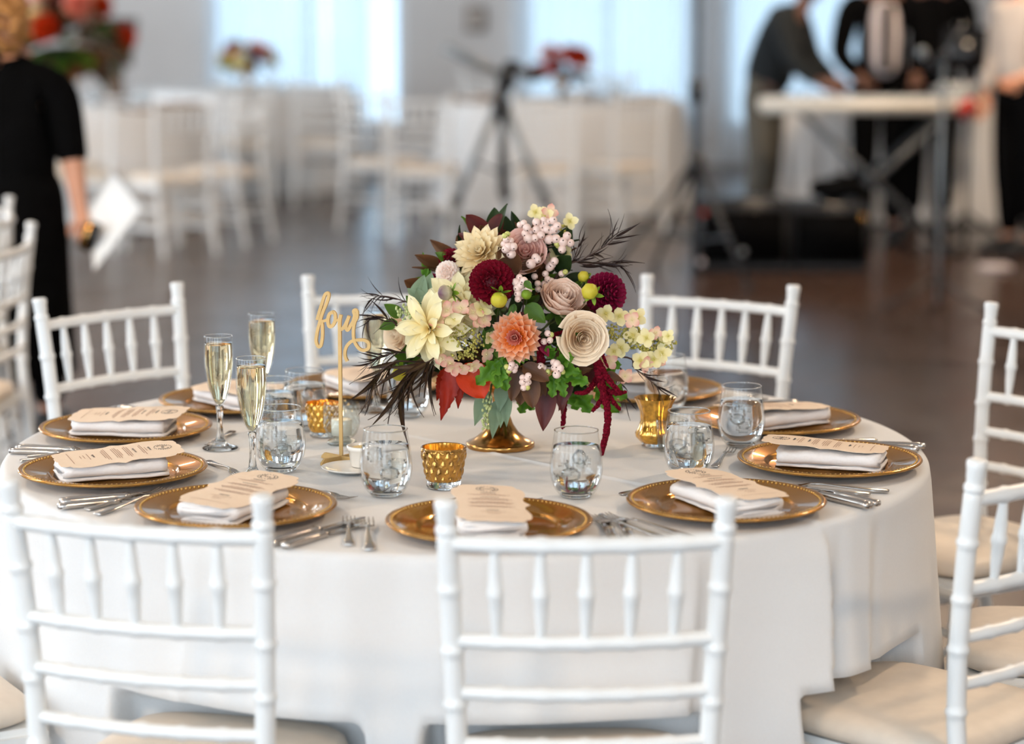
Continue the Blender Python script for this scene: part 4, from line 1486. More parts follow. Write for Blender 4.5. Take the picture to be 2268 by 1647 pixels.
def berries(label, pts, dy, stem_pts, sm='stemd'):
    c = fp(pts[0][0], pts[0][1], dy)
    t = sprig('snowberry_sprig', label, 'berry sprig', c, 'snowberry sprigs of the centrepiece')
    for px, py, k in pts:
        w = fp(px, py, dy + random.uniform(-.006, .006))
        o = ob('berry', BM[k], t)
        o.matrix_local = t.matrix_world.inverted() @ Matrix.Translation(w) @ aim((random.uniform(-.8, .8), -1, random.uniform(-.8, .5)))
    wstem(t, [fp(*q) if isinstance(q, tuple) else q for q in stem_pts], .0009, .0016, sm)
    return t
berries('large snowberry cluster crowning the centrepiece', [(1160, 494, 's'), (1167, 504, 'a'), (1152, 498, 's'), (1173, 513, 'a'), (1164, 517, 'a'), (1170, 528, 'b'), (1188, 492, 'a'), (1196, 502, 'a'), (1206, 496, 'a'), (1200, 512, 'a'), (1188, 508, 'a'), (1198, 520, 'a'),
         (1211, 508, 'a'), (1214, 490, 's'), (1225, 488, 'a'), (1234, 500, 'a'), (1226, 508, 'a'), (1196, 517, 'g'), (1190, 514, 'g'), (1184, 527, 'a'), (1204, 487, 's')], -.055, [(1195, 505, -.045), (1192, 545, -.03), (1180, 600, -.01), MOUTH])
berries('snowberry cluster at the upper right of the crown', [(1216, 530, 'b'), (1231, 529, 'b'), (1247, 536, 'b'), (1263, 538, 'a'), (1256, 522, 'a'), (1245, 552, 'a'), (1236, 544, 'g'), (1233, 540, 'g'), (1218, 512, 's')], -.055, [(1258, 534, -.05), (1225, 545, -.045), (1190, 556, -.03), (1178, 610, 0)])
berries('hanging snowberry cluster over the pink rose', [(1118, 522, 'g'), (1124, 518, 'g'), (1121, 530, 's'), (1131, 533, 's'), (1116, 540, 's'), (1126, 546, 'a'), (1137, 546, 'a'), (1120, 552, 'a'), (1132, 562, 'b')], -.10, [(1122, 520, -.095), (1128, 560, -.085), (1150, 600, -.04), MOUTH])
berries('trio of snowberries in front of the pink rose', [(1186, 570, 'a'), (1176, 584, 'b'), (1190, 574, 'a')], -.085, [(1184, 570, -.08), (1190, 600, -.05), (1165, 650, -.01), MOUTH])
berries('snowberry cluster between the burgundy dahlia and blush rose', [(1143, 625, 'a'), (1152, 632, 'a'), (1160, 622, 'a'), (1168, 630, 'a'), (1146, 638, 'a'), (1158, 640, 'a'), (1170, 640, 'a'), (1148, 650, 'a'), (1156, 655, 's'), (1147, 662, 's'), (1150, 614, 's')], -.15, [(1156, 620, -.14), (1160, 660, -.11), (1150, 720, -.05), MOUTH])
berries('loose pale snowberries in the shade above the blush rose', [(1184, 612, 's'), (1208, 606, 's'), (1213, 618, 's'), (1191, 628, 's'), (1221, 624, 'a'), (1207, 630, 'a'), (1222, 586, 'a'), (1228, 578, 'a'), (1217, 592, 'a'), (1192, 640, 's'), (1244, 606, 's'), (1252, 602, 'g')], -.06, [(1226, 582, -.05), (1205, 615, -.04), (1190, 660, -.02), MOUTH])
berries('four small snowberries beside the cream rose', [(1213, 738, 's'), (1221, 741, 'g'), (1205, 756, 's'), (1218, 753, 's')], -.165, [(1214, 740, -.16), (1212, 775, -.12), (1170, 820, -.04)])
berries('snowberries under the coral dahlia at the left', [(1122, 812, 'g'), (1130, 814, 's'), (1141, 811, 's'), (1134, 806, 's'), (1127, 821, 'g'), (1139, 819, 's')], -.165, [(1134, 810, -.155), (1150, 815, -.12), (1140, 840, -.05)])
berries('pink snowberries at the lower right on a brown twig', [(1233, 806, 'a'), (1228, 814, 's'), (1240, 815, 'a'), (1246, 823, 'g'), (1233, 829, 'a'), (1226, 802, 's')], -.165, [(1224, 798, -.16), (1236, 820, -.155), (1243, 828, -.15)])
berries('pinched snowberry cluster hanging below the centre', [(1158, 836, 's'), (1167, 838, 's'), (1157, 846, 's'), (1166, 850, 's'), (1160, 858, 's'), (1170, 846, 's'), (1168, 858, 'g'), (1170, 832, 's')], -.17, [(1164, 826, -.155), (1162, 842, -.16), (1164, 856, -.165)])
berries('lone snowberries beside the bronze leaves', [(1197, 812, 'a'), (1205, 815, 's'), (1214, 823, 'g')], -.15, [(1198, 806, -.14), (1190, 815, -.11), (1160, 830, -.05)])

# --- buds
def bud(label, px, py, dy, n, r, m, neck):
    t = flower('dahlia_bud', label, 'flower bud', fp(px, py, dy), n, 'dahlia buds of the centrepiece')
    V, F = ball(r, 20, 12, (1, 1, .92))
    V = [Vector((v.x * (1 + .05 * cos(6 * math.atan2(v.y, v.x))), v.y * (1 + .05 * cos(6 * math.atan2(v.y, v.x))), v.z)) for v in V]
    mk('bud', (V, F), m, t, t=[(v.z / r + 1) / 2 for v in V])
    sepals(t, 6, r * 1.25, -r * .85, 'sepal', 62)
    sepals(t, 5, r * 1.3, -r * .95, 'sepal', 112)
    add_stem(t, back=r * .9, r=.0014)
bud('bright yellow green dahlia bud below the burgundy dahlia', 1105, 664, -.175, (-.2, -.5, -.8), .0150, 'budy', 1)
bud('small green dahlia bud right of the yellow one', 1166, 652, -.16, (-.2, -.6, -.7), .0095, 'sepal', 1)
bud('brown streaked yellow bud between the blush rose and burgundy dahlia', 1306, 645, -.15, (-.45, -.75, .5), .0150, 'budy', 1)
bud('purple and cream striped bud standing out at the left', 986, 648, -.175, (-.9, -.5, .0), .0140, 'budp', 1)
bud('yellow bud above the right burgundy dahlia', 1292, 612, -.06, (-.5, -.7, .5), .0105, 'budy', 1)
bud('green bud hanging low at the left among dark leaves', 884, 828, -.10, (-.2, -.6, -.8), .0140, 'budy', 1)

# --- foliage
def foliage(name, label, base, stem, leaves, m, sm='stem', r=.0012, kind='ovate', Wf=.3, cat='leaf sprig', fold=.18, droop=.12):
    b = Vector(base)
    t = sprig(name, label, cat, b, 'greenery of the centrepiece')
    wstem(t, stem, .0022, r * .7, sm)
    for i, L in enumerate(leaves):
        (x0, y0, d0), (x1, y1, d1) = L[0], L[1]
        o = dict(m=m, Wf=Wf, kind=kind, fold=fold, droop=droop, seed=i)
        if len(L) > 2:
            o.update(L[2])
        leaf_at(t, fp(x0, y0, d0), fp(x1, y1, d1), **o)
    return t
foliage('smokebush_sprig', 'dark plum rounded leaves standing up at the top', fp(1085, 540, -.01), [MOUTH, fp(1100, 640, .02), fp(1085, 530, -.01)],
        [((1082, 530, -.01), (1036, 478, -.03)), ((1084, 528, -.01), (1110, 472, .0)), ((1080, 535, -.01), (1066, 502, -.045), dict(m='bronze')), ((1085, 540, -.01), (1122, 508, .01)), ((1070, 540, -.02), (1015, 516, -.01), dict(Wf=.17)), ((1066, 542, -.02), (1006, 538, -.02), dict(Wf=.16)), ((1070, 548, -.02), (1036, 530, .0), dict(Wf=.2, m='bronze'))],
        'plum', 'stemd', kind='round', Wf=.30)
foliage('smokebush_sprig', 'bronze leaves around the pink rose in the middle', fp(1145, 610, -.08), [MOUTH, fp(1150, 680, -.04), fp(1140, 600, -.07)],
        [((1146, 606, -.085), (1106, 548, -.11)), ((1156, 600, -.075), (1212, 560, -.06), dict(Wf=.25)), ((1150, 690, -.145), (1176, 735, -.15), dict(Wf=.2, m='plum'))], 'bronze', 'stemd', kind='round', Wf=.32)
foliage('smokebush_sprig', 'bronze brown leaves hanging under the coral dahlia', fp(1150, 820, -.12), [MOUTH, fp(1150, 850, -.08), fp(1150, 815, -.13)],
        [((1150, 812, -.14), (1132, 888, -.15), dict(Wf=.22)), ((1156, 812, -.14), (1152, 900, -.14), dict(Wf=.24)), ((1158, 808, -.15), (1216, 842, -.17), dict(Wf=.27)), ((1172, 830, -.15), (1180, 903, -.17), dict(Wf=.30)), ((1190, 836, -.13), (1206, 884, -.13), dict(Wf=.30)), ((1188, 826, -.14), (1160, 876, -.13), dict(Wf=.3))], 'bronze', 'stemd', kind='round', Wf=.28)
foliage('plum_leaf_sprig', 'dark plum pointed leaves drooping at the lower right', fp(1210, 850, -.11), [MOUTH, fp(1200, 870, -.07), fp(1215, 850, -.12)],
        [((1212, 852, -.12), (1203, 952, -.15), dict(Wf=.26, kind='drop')), ((1240, 840, -.12), (1246, 916, -.13), dict(Wf=.22)), ((1262, 836, -.12), (1238, 908, -.13), dict(Wf=.2)), ((1330, 668, -.08), (1362, 700, -.08), dict(Wf=.4)), ((1290, 790, -.1), (1330, 860, -.1), dict(Wf=.3)), ((1310, 780, -.1), (1285, 840, -.1), dict(Wf=.3, m='bronze')), ((1275, 825, -.13), (1312, 815, -.14), dict(Wf=.22, m='bronze')), ((1340, 825, -.12), (1386, 846, -.12), dict(Wf=.2, m='bronze'))], 'plum', 'stemd', kind='lance')
foliage('red_leaf_sprig', 'scarlet and rust autumn leaves hanging at the lower left', fp(1030, 815, -.12), [MOUTH, fp(1070, 850, -.08), fp(1030, 810, -.12)],
        [((1008, 808, -.135), (976, 930, -.15), dict(Wf=.17, kind='jag')), ((1020, 808, -.13), (1014, 908, -.14), dict(Wf=.16, kind='jag')), ((1030, 805, -.135), (1072, 880, -.16), dict(Wf=.42, m='redo', kind='round')), ((1058, 806, -.13), (1040, 862, -.15), dict(Wf=.36, m='redo', kind='round')), ((990, 815, -.11), (966, 890, -.10), dict(Wf=.18, kind='jag')), ((1000, 825, -.12), (985, 880, -.12), dict(Wf=.2, m='plum'))], 'redl', 'stemd', kind='lance')
foliage('eucalyptus_sprig', 'grey green eucalyptus leaves draping over the vase', fp(1090, 860, -.09), [MOUTH, fp(1090, 850, -.08), fp(1085, 900, -.085)],
        [((1080, 862, -.095), (1050, 944, -.10), dict(Wf=.22)), ((1112, 850, -.10), (1106, 912, -.115), dict(Wf=.26)), ((1100, 885, -.10), (1090, 974, -.095), dict(Wf=.17)), ((1120, 868, -.10), (1122, 948, -.11), dict(Wf=.18)), ((1112, 890, -.10), (1108, 950, -.105), dict(Wf=.2))], 'euc', 'stem', kind='lance')
t = sprig('eucalyptus_sprig', 'pale seeded eucalyptus strand hanging before the vase', 'leaf sprig', fp(1085, 860, -.10), 'greenery of the centrepiece')
wstem(t, [fp(1088, 850, -.09), fp(1082, 890, -.105), fp(1074, 950, -.10)], .0012, .0005, 'stem')
P = []
for k in range(46):
    py = 872 + 78 * random.random()
    P.append(xf(ball(.0024, 6, 5, (1, 1, 1.3)), Matrix.Translation(fp(1080 - (py - 880) * .09 + random.uniform(-9, 9), py, -.105 + random.uniform(-.008, .008)) - t.location)))
tag(mk('seeds', join(P), 'eucseed', t), kind='stuff')
t = sprig('eucalyptus_sprig', 'seeded eucalyptus with green seed clusters at the left', 'leaf sprig', fp(900, 690, -.09), 'greenery of the centrepiece')
wstem(t, [MOUTH, fp(980, 740, -.04), fp(915, 690, -.09), fp(885, 688, -.10)], .0016, .0006, 'stem')
P = []
for k in range(60):
    P.append(xf(ball(.0022, 6, 5, (1, 1, 1.3)), Matrix.Translation(fp(random.gauss(905, 13), random.gauss(690, 9), -.10 + random.uniform(-.012, .012)) - t.location)))
tag(mk('seeds', join(P), 'eucseed', t), kind='stuff')
for i, (a, b, m) in enumerate([((920, 672), (938, 612), 'euc'), ((940, 668), (955, 606), 'euc'), ((935, 672), (905, 640), 'euc'), ((890, 700), (850, 672), 'lgreen'), ((880, 712), (838, 728), 'lgreen'), ((930, 690), (900, 655), 'lgreen'), ((945, 690), (960, 640), 'lgreen'), ((945, 700), (925, 640), 'euc')]):
    leaf_at(t, fp(*a, -.06), fp(*b, -.07), m, .30, 'ovate', seed=i)
foliage('leafy_sprig', 'slim bright green leaf rising at the upper left', fp(942, 620, -.01), [MOUTH, fp(990, 700, .02), fp(942, 620, 0)],
        [((938, 612, 0), (950, 588, -.01)), ((945, 600, 0), (936, 556, 0), dict(Wf=.2)), ((940, 612, 0), (952, 575, 0), dict(Wf=.3))], 'ger', kind='lance', Wf=.25)
foliage('leafy_sprig', 'broad green leaves in the centre above the coral dahlia', fp(1180, 690, -.12), [MOUTH, fp(1170, 740, -.06), fp(1176, 690, -.12)],
        [((1165, 675, -.14), (1208, 714, -.155), dict(Wf=.34)), ((1130, 690, -.13), (1118, 722, -.14), dict(m='euc', Wf=.22)), ((1140, 672, -.14), (1128, 712, -.15), dict(m='lgreen', Wf=.2)), ((1162, 622, -.165), (1178, 640, -.17), dict(Wf=.32)), ((1080, 722, -.12), (1094, 780, -.14), dict(Wf=.28)), ((1088, 740, -.12), (1078, 800, -.13), dict(Wf=.24)), ((1092, 770, -.13), (1118, 806, -.15), dict(Wf=.14)), ((1086, 700, -.12), (1076, 730, -.14), dict(Wf=.36, m='dkgreen'))], 'lgreen', kind='ovate', Wf=.3)
foliage('geranium_sprig', 'frilly bright green leaves under the coral dahlia', fp(1110, 815, -.12), [MOUTH, fp(1110, 850, -.08), fp(1110, 810, -.13)],
        [((1118, 794, -.15), (1098, 862, -.165), dict(Wf=.32)), ((1108, 800, -.15), (1056, 850, -.165), dict(Wf=.34)), ((1110, 808, -.15), (1122, 868, -.16), dict(Wf=.32)), ((1140, 800, -.16), (1172, 788, -.17), dict(Wf=.4)), ((1140, 796, -.155), (1110, 786, -.165), dict(Wf=.4))], 'ger', kind='lobed', fold=.3)
foliage('geranium_sprig', 'frilly bright green leaves under the cream rose', fp(1240, 820, -.12), [MOUTH, fp(1230, 850, -.07), fp(1240, 815, -.13)],
        [((1225, 790, -.14), (1212, 768, -.16), dict(Wf=.42)), ((1236, 800, -.14), (1268, 790, -.17), dict(Wf=.45)), ((1232, 812, -.14), (1284, 826, -.17), dict(Wf=.32)), ((1250, 826, -.14), (1302, 848, -.17), dict(Wf=.36)), ((1230, 822, -.14), (1222, 880, -.15), dict(Wf=.3)), ((1238, 828, -.14), (1250, 878, -.155), dict(Wf=.3)), ((1246, 780, -.14), (1240, 745, -.16), dict(Wf=.3))], 'ger', kind='lobed', fold=.3)
foliage('geranium_sprig', 'frilly green leaves at the low right behind the crimson tassels', fp(1300, 850, -.06), [MOUTH, fp(1270, 860, -.05), fp(1310, 850, -.06)],
        [((1275, 855, -.06), (1306, 912, -.08), dict(Wf=.4)), ((1262, 858, -.06), (1278, 906, -.07), dict(Wf=.4)), ((1320, 856, -.06), (1372, 914, -.08), dict(Wf=.34)), ((1335, 850, -.06), (1388, 880, -.07), dict(Wf=.36)), ((1338, 815, -.08), (1376, 806, -.10), dict(Wf=.42)), ((1190, 870, -.06), (1172, 910, -.06), dict(Wf=.4)), ((1170, 872, -.05), (1152, 915, -.05), dict(Wf=.4))], 'ger', kind='lobed', fold=.3)

# dark wispy branches: a stem with many narrow curling leaves
def wispy(label, stem, n, Lr, spread, m='wisp', start=.25, dr=0.0, side=None):
    P = [fp(*q) for q in stem]
    t = sprig('willow_branch', label, 'branch', P[0], 'dark wispy branches of the centrepiece')
    wstem(t, [MOUTH] + P, .0022, .0006, 'stemd')
    S = spline(P, 10)
    for i in range(n):
        f = start + (1 - start) * (i + random.random() * .6) / n
        k = min(len(S) - 2, int(f * (len(S) - 1)))
        b = S[k]
        d = (S[k + 1] - S[k]).normalized()
        s = side if side else random.choice((-1, 1))
        a = s * random.uniform(.05, spread)
        v = Matrix.Rotation(a, 3, Vector((0, 1, 0))) @ d + Vector((0, random.uniform(-.6, .6), dr * random.random()))
        L = random.uniform(*Lr)
        leaf_at(t, b, b + v.normalized() * L, m, random.choice((.035, .05, .065) if m == 'wisp' else (.05, .07, .085)), 'lance', .3, random.choice((-.5, -.3, -.12, .2, .4, .55)), face=(s * cos(a), random.uniform(-.8, .2), random.uniform(-.3, .9)), seed=i)
wispy('dark feathery branch pointing up to the right, upper one', [(1235, 610, -.04), (1290, 575, -.05), (1340, 545, -.05), (1368, 520, -.05)], 26, (.025, .065), .75)
wispy('dark feathery branch sweeping to the right, lower one', [(1240, 600, -.03), (1300, 585, -.05), (1350, 582, -.06), (1378, 590, -.06)], 20, (.025, .062), .7)
wispy('dark feathery branch rising short behind the snowberries', [(1240, 610, -.03), (1270, 575, -.04), (1285, 530, -.05)], 14, (.02, .042), .5)
wispy('dark feathery branch reaching left behind the table number', [(940, 690, -.05), (890, 665, -.06), (845, 655, -.06), (822, 662, -.06)], 20, (.022, .05), .7)
wispy('dark feathery branch arching over the ivory rose at the left', [(905, 735, -.10), (870, 712, -.12), (835, 700, -.12), (808, 712, -.12)], 16, (.02, .05), .7)
wispy('dark feathery branch stretching flat to the left', [(940, 790, -.09), (890, 780, -.11), (845, 790, -.12), (812, 808, -.12)], 22, (.022, .055), .6)
wispy('olive and brown branch drooping at the lower left', [(985, 790, -.12), (950, 800, -.15), (910, 825, -.16), (888, 860, -.165)], 34, (.05, .10), .8, 'wispg', .12, -1.7)
wispy('dark feathery branch drooping beside the sign post', [(905, 800, -.11), (865, 806, -.13), (838, 830, -.14), (824, 852, -.14)], 22, (.04, .075), .7, 'wispg', .2, -1.5)
wispy('dark feathery branch slanting down at the right', [(1370, 790, -.06), (1405, 815, -.08), (1440, 842, -.09), (1462, 862, -.09)], 18, (.02, .05), .45)
wispy('thin curling dark twigs under the right hydrangea', [(1355, 810, -.05), (1375, 850, -.06), (1385, 890, -.06)], 14, (.018, .042), .8)

# crimson amaranth tassels
def tassel(t, pts, r0, r1):
    S = spline([fp(*q) - t.location for q in pts], 12)
    n = len(S)
    P = []
    for i, p in enumerate(S):
        r = r0 + (r1 - r0) * i / (n - 1)
        for k in range(7):
            v = Vector((random.gauss(0, 1), random.gauss(0, 1), random.gauss(0, 1))).normalized()
            P.append(xf(ball(r * random.uniform(.42, .62), 5, 4), Matrix.Translation(p + v * r * .62)))
    mk('tassel', join(P), 'amar', t)
t = sprig('amaranth', 'crimson amaranth with tassels trailing to the tablecloth', 'flower', fp(1330, 800, -.10), GF)
wstem(t, [MOUTH, fp(1290, 800, -.06), fp(1330, 800, -.10)], .002, .0018, 'stemd')
tassel(t, [(1318, 790, -.12), (1332, 850, -.14), (1345, 905, -.145), (1344, 950, -.14), (1336, 985, -.135), (1332, 1004, -.13)], .0085, .0050)
tassel(t, [(1322, 800, -.12), (1345, 838, -.14), (1372, 868, -.15)], .0085, .004)
tassel(t, [(1330, 830, -.12), (1300, 866, -.14), (1276, 870, -.14)], .0065, .0035)
tassel(t, [(1335, 860, -.13), (1365, 870, -.14), (1386, 868, -.14)], .007, .003)
tassel(t, [(1340, 870, -.13), (1325, 895, -.14), (1312, 910, -.14)], .006, .003)
tassel(t, [(1345, 872, -.13), (1360, 892, -.14), (1373, 906, -.14)], .006, .003)
tassel(t, [(1330, 770, -.10), (1340, 800, -.12), (1346, 812, -.12)], .004, .002)
t = sprig('amaranth', 'short crimson amaranth tassel hanging left of the long one', 'flower', fp(1248, 860, -.08), GF)
wstem(t, [MOUTH, fp(1240, 850, -.07), fp(1250, 870, -.08)], .002, .0015, 'stemd')
tassel(t, [(1250, 868, -.08), (1249, 905, -.085), (1246, 945, -.085)], .0065, .0045)
t = sprig('amaranth', 'crimson amaranth plume tucked between coral dahlia and cream rose', 'flower', fp(1205, 780, -.12), GF)
wstem(t, [MOUTH, fp(1200, 820, -.08), fp(1196, 790, -.12)], .002, .0015, 'stemd')
tassel(t, [(1198, 800, -.13), (1196, 770, -.14), (1190, 740, -.13)], .008, .005)
tassel(t, [(1200, 780, -.12), (1225, 745, -.13), (1245, 735, -.12)], .006, .003)
leaf_at(t, fp(1200, 760, -.15), fp(1216, 790, -.16), 'burg2', .3, 'lance')

# inner greenery that fills the arrangement all round
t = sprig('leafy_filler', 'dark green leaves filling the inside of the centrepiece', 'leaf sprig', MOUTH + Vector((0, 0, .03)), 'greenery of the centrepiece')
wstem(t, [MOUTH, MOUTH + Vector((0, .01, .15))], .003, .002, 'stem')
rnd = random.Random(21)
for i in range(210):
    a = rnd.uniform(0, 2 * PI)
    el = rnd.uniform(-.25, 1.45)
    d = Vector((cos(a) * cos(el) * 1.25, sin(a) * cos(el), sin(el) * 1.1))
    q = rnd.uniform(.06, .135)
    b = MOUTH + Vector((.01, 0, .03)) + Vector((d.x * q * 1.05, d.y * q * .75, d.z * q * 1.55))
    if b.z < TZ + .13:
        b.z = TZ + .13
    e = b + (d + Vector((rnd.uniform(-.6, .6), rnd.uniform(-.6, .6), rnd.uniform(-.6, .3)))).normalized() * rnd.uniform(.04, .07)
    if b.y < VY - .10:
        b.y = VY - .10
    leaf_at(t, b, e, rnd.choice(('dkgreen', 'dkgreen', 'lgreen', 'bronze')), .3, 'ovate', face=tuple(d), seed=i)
# ------------------------------------------------------------------ the far part of the room: tables, chairs, flowers
def far_drop(th, s):
    return .05 * s + s ** .7 * (.03 * cos(8 * th) + .015 * cos(13 * th + 1))
FARCLOTH = None
def far_table(x, y, where):
    global FARCLOTH
    t = thing('round_table', 'round table under a white cloth, ' + where, 'table', (x, y, 0), 0, 'far tables')
    table_frame(t, .82)
    if FARCLOTH is None:
        FARCLOTH = mk('tablecloth', cloth_mesh(.85, TZ, 160, 6, 10, far_drop, lambda a, b: 0), 'cloth')
        o = FARCLOTH
    else:
        o = FARCLOTH.copy()
        COL.objects.link(o)
    o.location = (x, y, 0)
    tag(o, 'white floor length cloth on the round table, ' + where, 'tablecloth', 'far tablecloths')
T1, T2, T3 = (-2.85, 16.1), (-2.05, 18.7), (.35, 17.0)
far_table(*T1, 'far left under the tall flowers')
far_table(*T2, 'far back left of the middle')
far_table(*T3, 'far middle behind the tripod')

def fx(px, y):
    return (px - PPX) / FPX * y / cos(PITCH) * cos(PITCH)
GB = 'chairs at the far tables'
for px, y, f, lab in ((412, 14.15, 128, 'blurred white chair at far left, second from the woman in black'), (562, 14.8, 158, 'blurred white chair at far left, right of the second one'),
                      (180, 14.2, 95, 'blurred white chair at far left behind the white papers'), (60, 15.0, 45, 'blurred white chair at far left directly behind the woman'),
                      (800, 15.5, 50, 'blurred white chair at far middle, left one beside the tripod'), (930, 14.85, 82, 'blurred white chair at far middle, touching the tripod left leg'),
                      (1208, 14.75, 92, 'blurred white chair at far middle, directly behind the tripod'), (1420, 15.1, 122, 'blurred white chair at far middle beside the speaker stand'),
                      (705, 17.2, 78, 'blurred white chair furthest back at the left window'), (548, 17.3, 105, 'blurred white chair furthest back below the small flowers'),
                      (1075, 18.4, -62, 'blurred white chair behind the far middle table, left one'), (1350, 18.45, -112, 'blurred white chair behind the far middle table, right one')):
    put_chair(px_x := (px - PPX) / FPX * (y * cos(PITCH) + (CAMH - .5) * sin(PITCH)), y, f, lab, GB)

# chargers and glasses on the far tables
for (tx, ty), w in ((T1, 'far left table'), (T3, 'far middle table')):
    for k in range(6):
        a = 2 * PI * k / 6 + .3
        wh = 'the ' + ('right', 'rear right', 'rear left', 'left', 'near left', 'near right')[k] + ' side of the ' + w
        put('charger', Matrix.Translation((tx + .64 * cos(a), ty + .64 * sin(a), TZ + .001)), 'blurred gold charger plate on ' + wh, 'plate', 'charger plates on the ' + w)
        o = NAPK.copy()
        COL.objects.link(o)
        o.matrix_world = Matrix.Translation((tx + .64 * cos(a), ty + .64 * sin(a), TZ + .006)) @ Matrix.Rotation(a, 4, 'Z')
        tag(o, 'blurred white napkin on ' + wh, 'napkin', 'napkins on the ' + w)
        o = copy_tree(TUM)
        o.location = (tx + .44 * cos(a + .2), ty + .44 * sin(a + .2), TZ + .001)
        tag(o, 'blurred water glass on ' + wh, 'glass', 'water glasses on the ' + w)

# blurred flower arrangements
def bloom_mesh(m, r, n=46):
    P, T = [], []
    g = PI * (3 - 5 ** .5)
    for i in range(n):
        z = 1 - 1.5 * (i + .5) / n
        phi = math.acos(max(-1, min(1, z)))
        V, F, tt = petal(r * .7, r * .26, .8, -.05, 1.3, .5, 3, 4)
        P.append(xf((V, F), pm(g * i, phi, r * .35)))
        T += tt
    V, F = join(P)
    me = bpy.data.meshes.new('bloom')
    me.from_pydata([tuple(v) for v in V], [], F)
    me.materials.append(M[m])
    me.polygons.foreach_set('use_smooth', [True] * len(F))
    me.attributes.new('t', 'FLOAT', 'POINT').data.foreach_set('value', T)
    return me
BL = {m: bloom_mesh(m, .055) for m in ('burg', 'coral', 'cream', 'blushp', 'redo', 'hydc', 'budy', 'coralc')}
def arrangement(x, y, z0, label, rx, rz, cols, nleaf, seed, vase):
    rnd = random.Random(seed)
    t = thing('flower_arrangement', label, 'flowers', (x, y, TZ + .001), 0, 'far flower arrangements')
    if vase == 'low':
        mk('vase', lathe([(.001, 0), (.06, 0), (.06, .008), (.02, .04), (.016, .08), (.07, .13), (.08, .16), (.001, .15)], 24), 'brass', t)
    else:
        mk('vase', lathe([(.001, 0), (.085, 0), (.085, .012), (.03, .05), (.022, .12), (.030, z0 * .5), (.045, z0 - .12), (.07, z0 - .05), (.001, z0 - .06)], 28), 'brass', t)
    for i, m in enumerate(cols):
        a = 2 * PI * i / len(cols) + rnd.uniform(-.3, .3)
        el = rnd.uniform(.0, 1.25)
        d = Vector((cos(a) * cos(el), sin(a) * cos(el), sin(el)))
        o = ob('bloom', BL[m], t)
        o.matrix_local = Matrix.Translation((d.x * rx, d.y * rx, z0 + d.z * rz)) @ aim(d) @ Matrix.Scale(rnd.uniform(.85, 1.35) * (1 if vase == 'low' else 1.6), 4)
    for i in range(nleaf):
        a, el = rnd.uniform(0, 2 * PI), rnd.uniform(-.5 if vase == 'low' else -1.0, 1.0)
        d = Vector((cos(a) * cos(el), sin(a) * cos(el), sin(el)))
        b = Vector((x + d.x * rx * .55, y + d.y * rx * .55, TZ + z0 + d.z * rz * .55))
        leaf_at(t, b, b + Vector((d.x * rx * .7, d.y * rx * .7, d.z * rz * .6 - .03)), rnd.choice(('dkgreen', 'lgreen', 'bronze')), .32, 'ovate', face=tuple(d + Vector((0, 0, .3))), seed=i)
t_xyz = [0]
arrangement(T2[0] + .02, T2[1], .20, 'low blurred arrangement of olive and coral flowers at the left window', .20, .13, ['hydc', 'budy', 'coral', 'hydc', 'coralc', 'budy', 'coral', 'burg', 'budy', 'coralc', 'hydc', 'burg', 'coralc', 'budy'], 26, 4, 'low')
arrangement(T3[0], T3[1], .20, 'low blurred arrangement of red and orange flowers behind the tripod', .22, .14, ['redo', 'burg', 'coral', 'redo', 'burg', 'coralc', 'redo', 'coral', 'burg', 'redo', 'coralc', 'redo', 'burg', 'redo'], 22, 5, 'low')
arrangement(-2.90, 16.0, .46, 'tall arrangement of yellow, red and peach flowers on a gold stand at top left', .34, .30, ['cream', 'redo', 'coral', 'blushp', 'cream', 'burg', 'redo', 'hydc', 'blushp', 'coral', 'cream', 'redo', 'burg', 'coralc', 'cream', 'redo'], 110, 6, 'tall')

# wooden lectern behind the far left table
y = 19.3
lx = (243 - PPX) / FPX * y
t = thing('lectern', 'brown wooden lectern behind the far left table', 'lectern', (lx, y, 0))
mk('base', rbox((0, 0, .02), (.45, .40, .04), .008), 'wood', t)
mk('column', box((.06, 0, .50), (.12, .10, .96)), 'wood', t, False)
mk('desk', xf(rbox((0, 0, 0), (.46, .40, .05), .008), Matrix.Translation((0, 0, 1.16)) @ Matrix.Rotation(R(34), 4, 'X')), 'wood', t)
mk('front_panel', rbox((0, -.12, 1.05), (.44, .03, .26), .006), 'wood', t)

# ------------------------------------------------------------------ people
def skin_mesh(verts, edges, sub=2, k=1.18):
    me = bpy.data.meshes.new('skin_tmp')
    keys = list(verts)
    me.from_pydata([verts[q][0] for q in keys], [(keys.index(a), keys.index(b)) for a, b in edges], [])
    o = bpy.data.objects.new('skin_tmp', me)
    COL.objects.link(o)
    o.modifiers.new('s', 'SKIN').use_smooth_shade = True
    ss = o.modifiers.new('u', 'SUBSURF')
    ss.levels = sub
    for i, q in enumerate(keys):
        r = verts[q][1]
        rr = r if hasattr(r, '__len__') else (r, r)
        me.skin_vertices[0].data[i].radius = (rr[0] * k, rr[1] * k)
        me.skin_vertices[0].data[i].use_root = (i == 0)
    dg = bpy.context.evaluated_depsgraph_get()
    ev = o.evaluated_get(dg).to_mesh()
    V = [v.co.copy() for v in ev.vertices]
    F = [tuple(p.vertices) for p in ev.polygons]
    o.evaluated_get(dg).to_mesh_clear()
    bpy.data.objects.remove(o)
    bpy.data.meshes.remove(me)
    return V, F

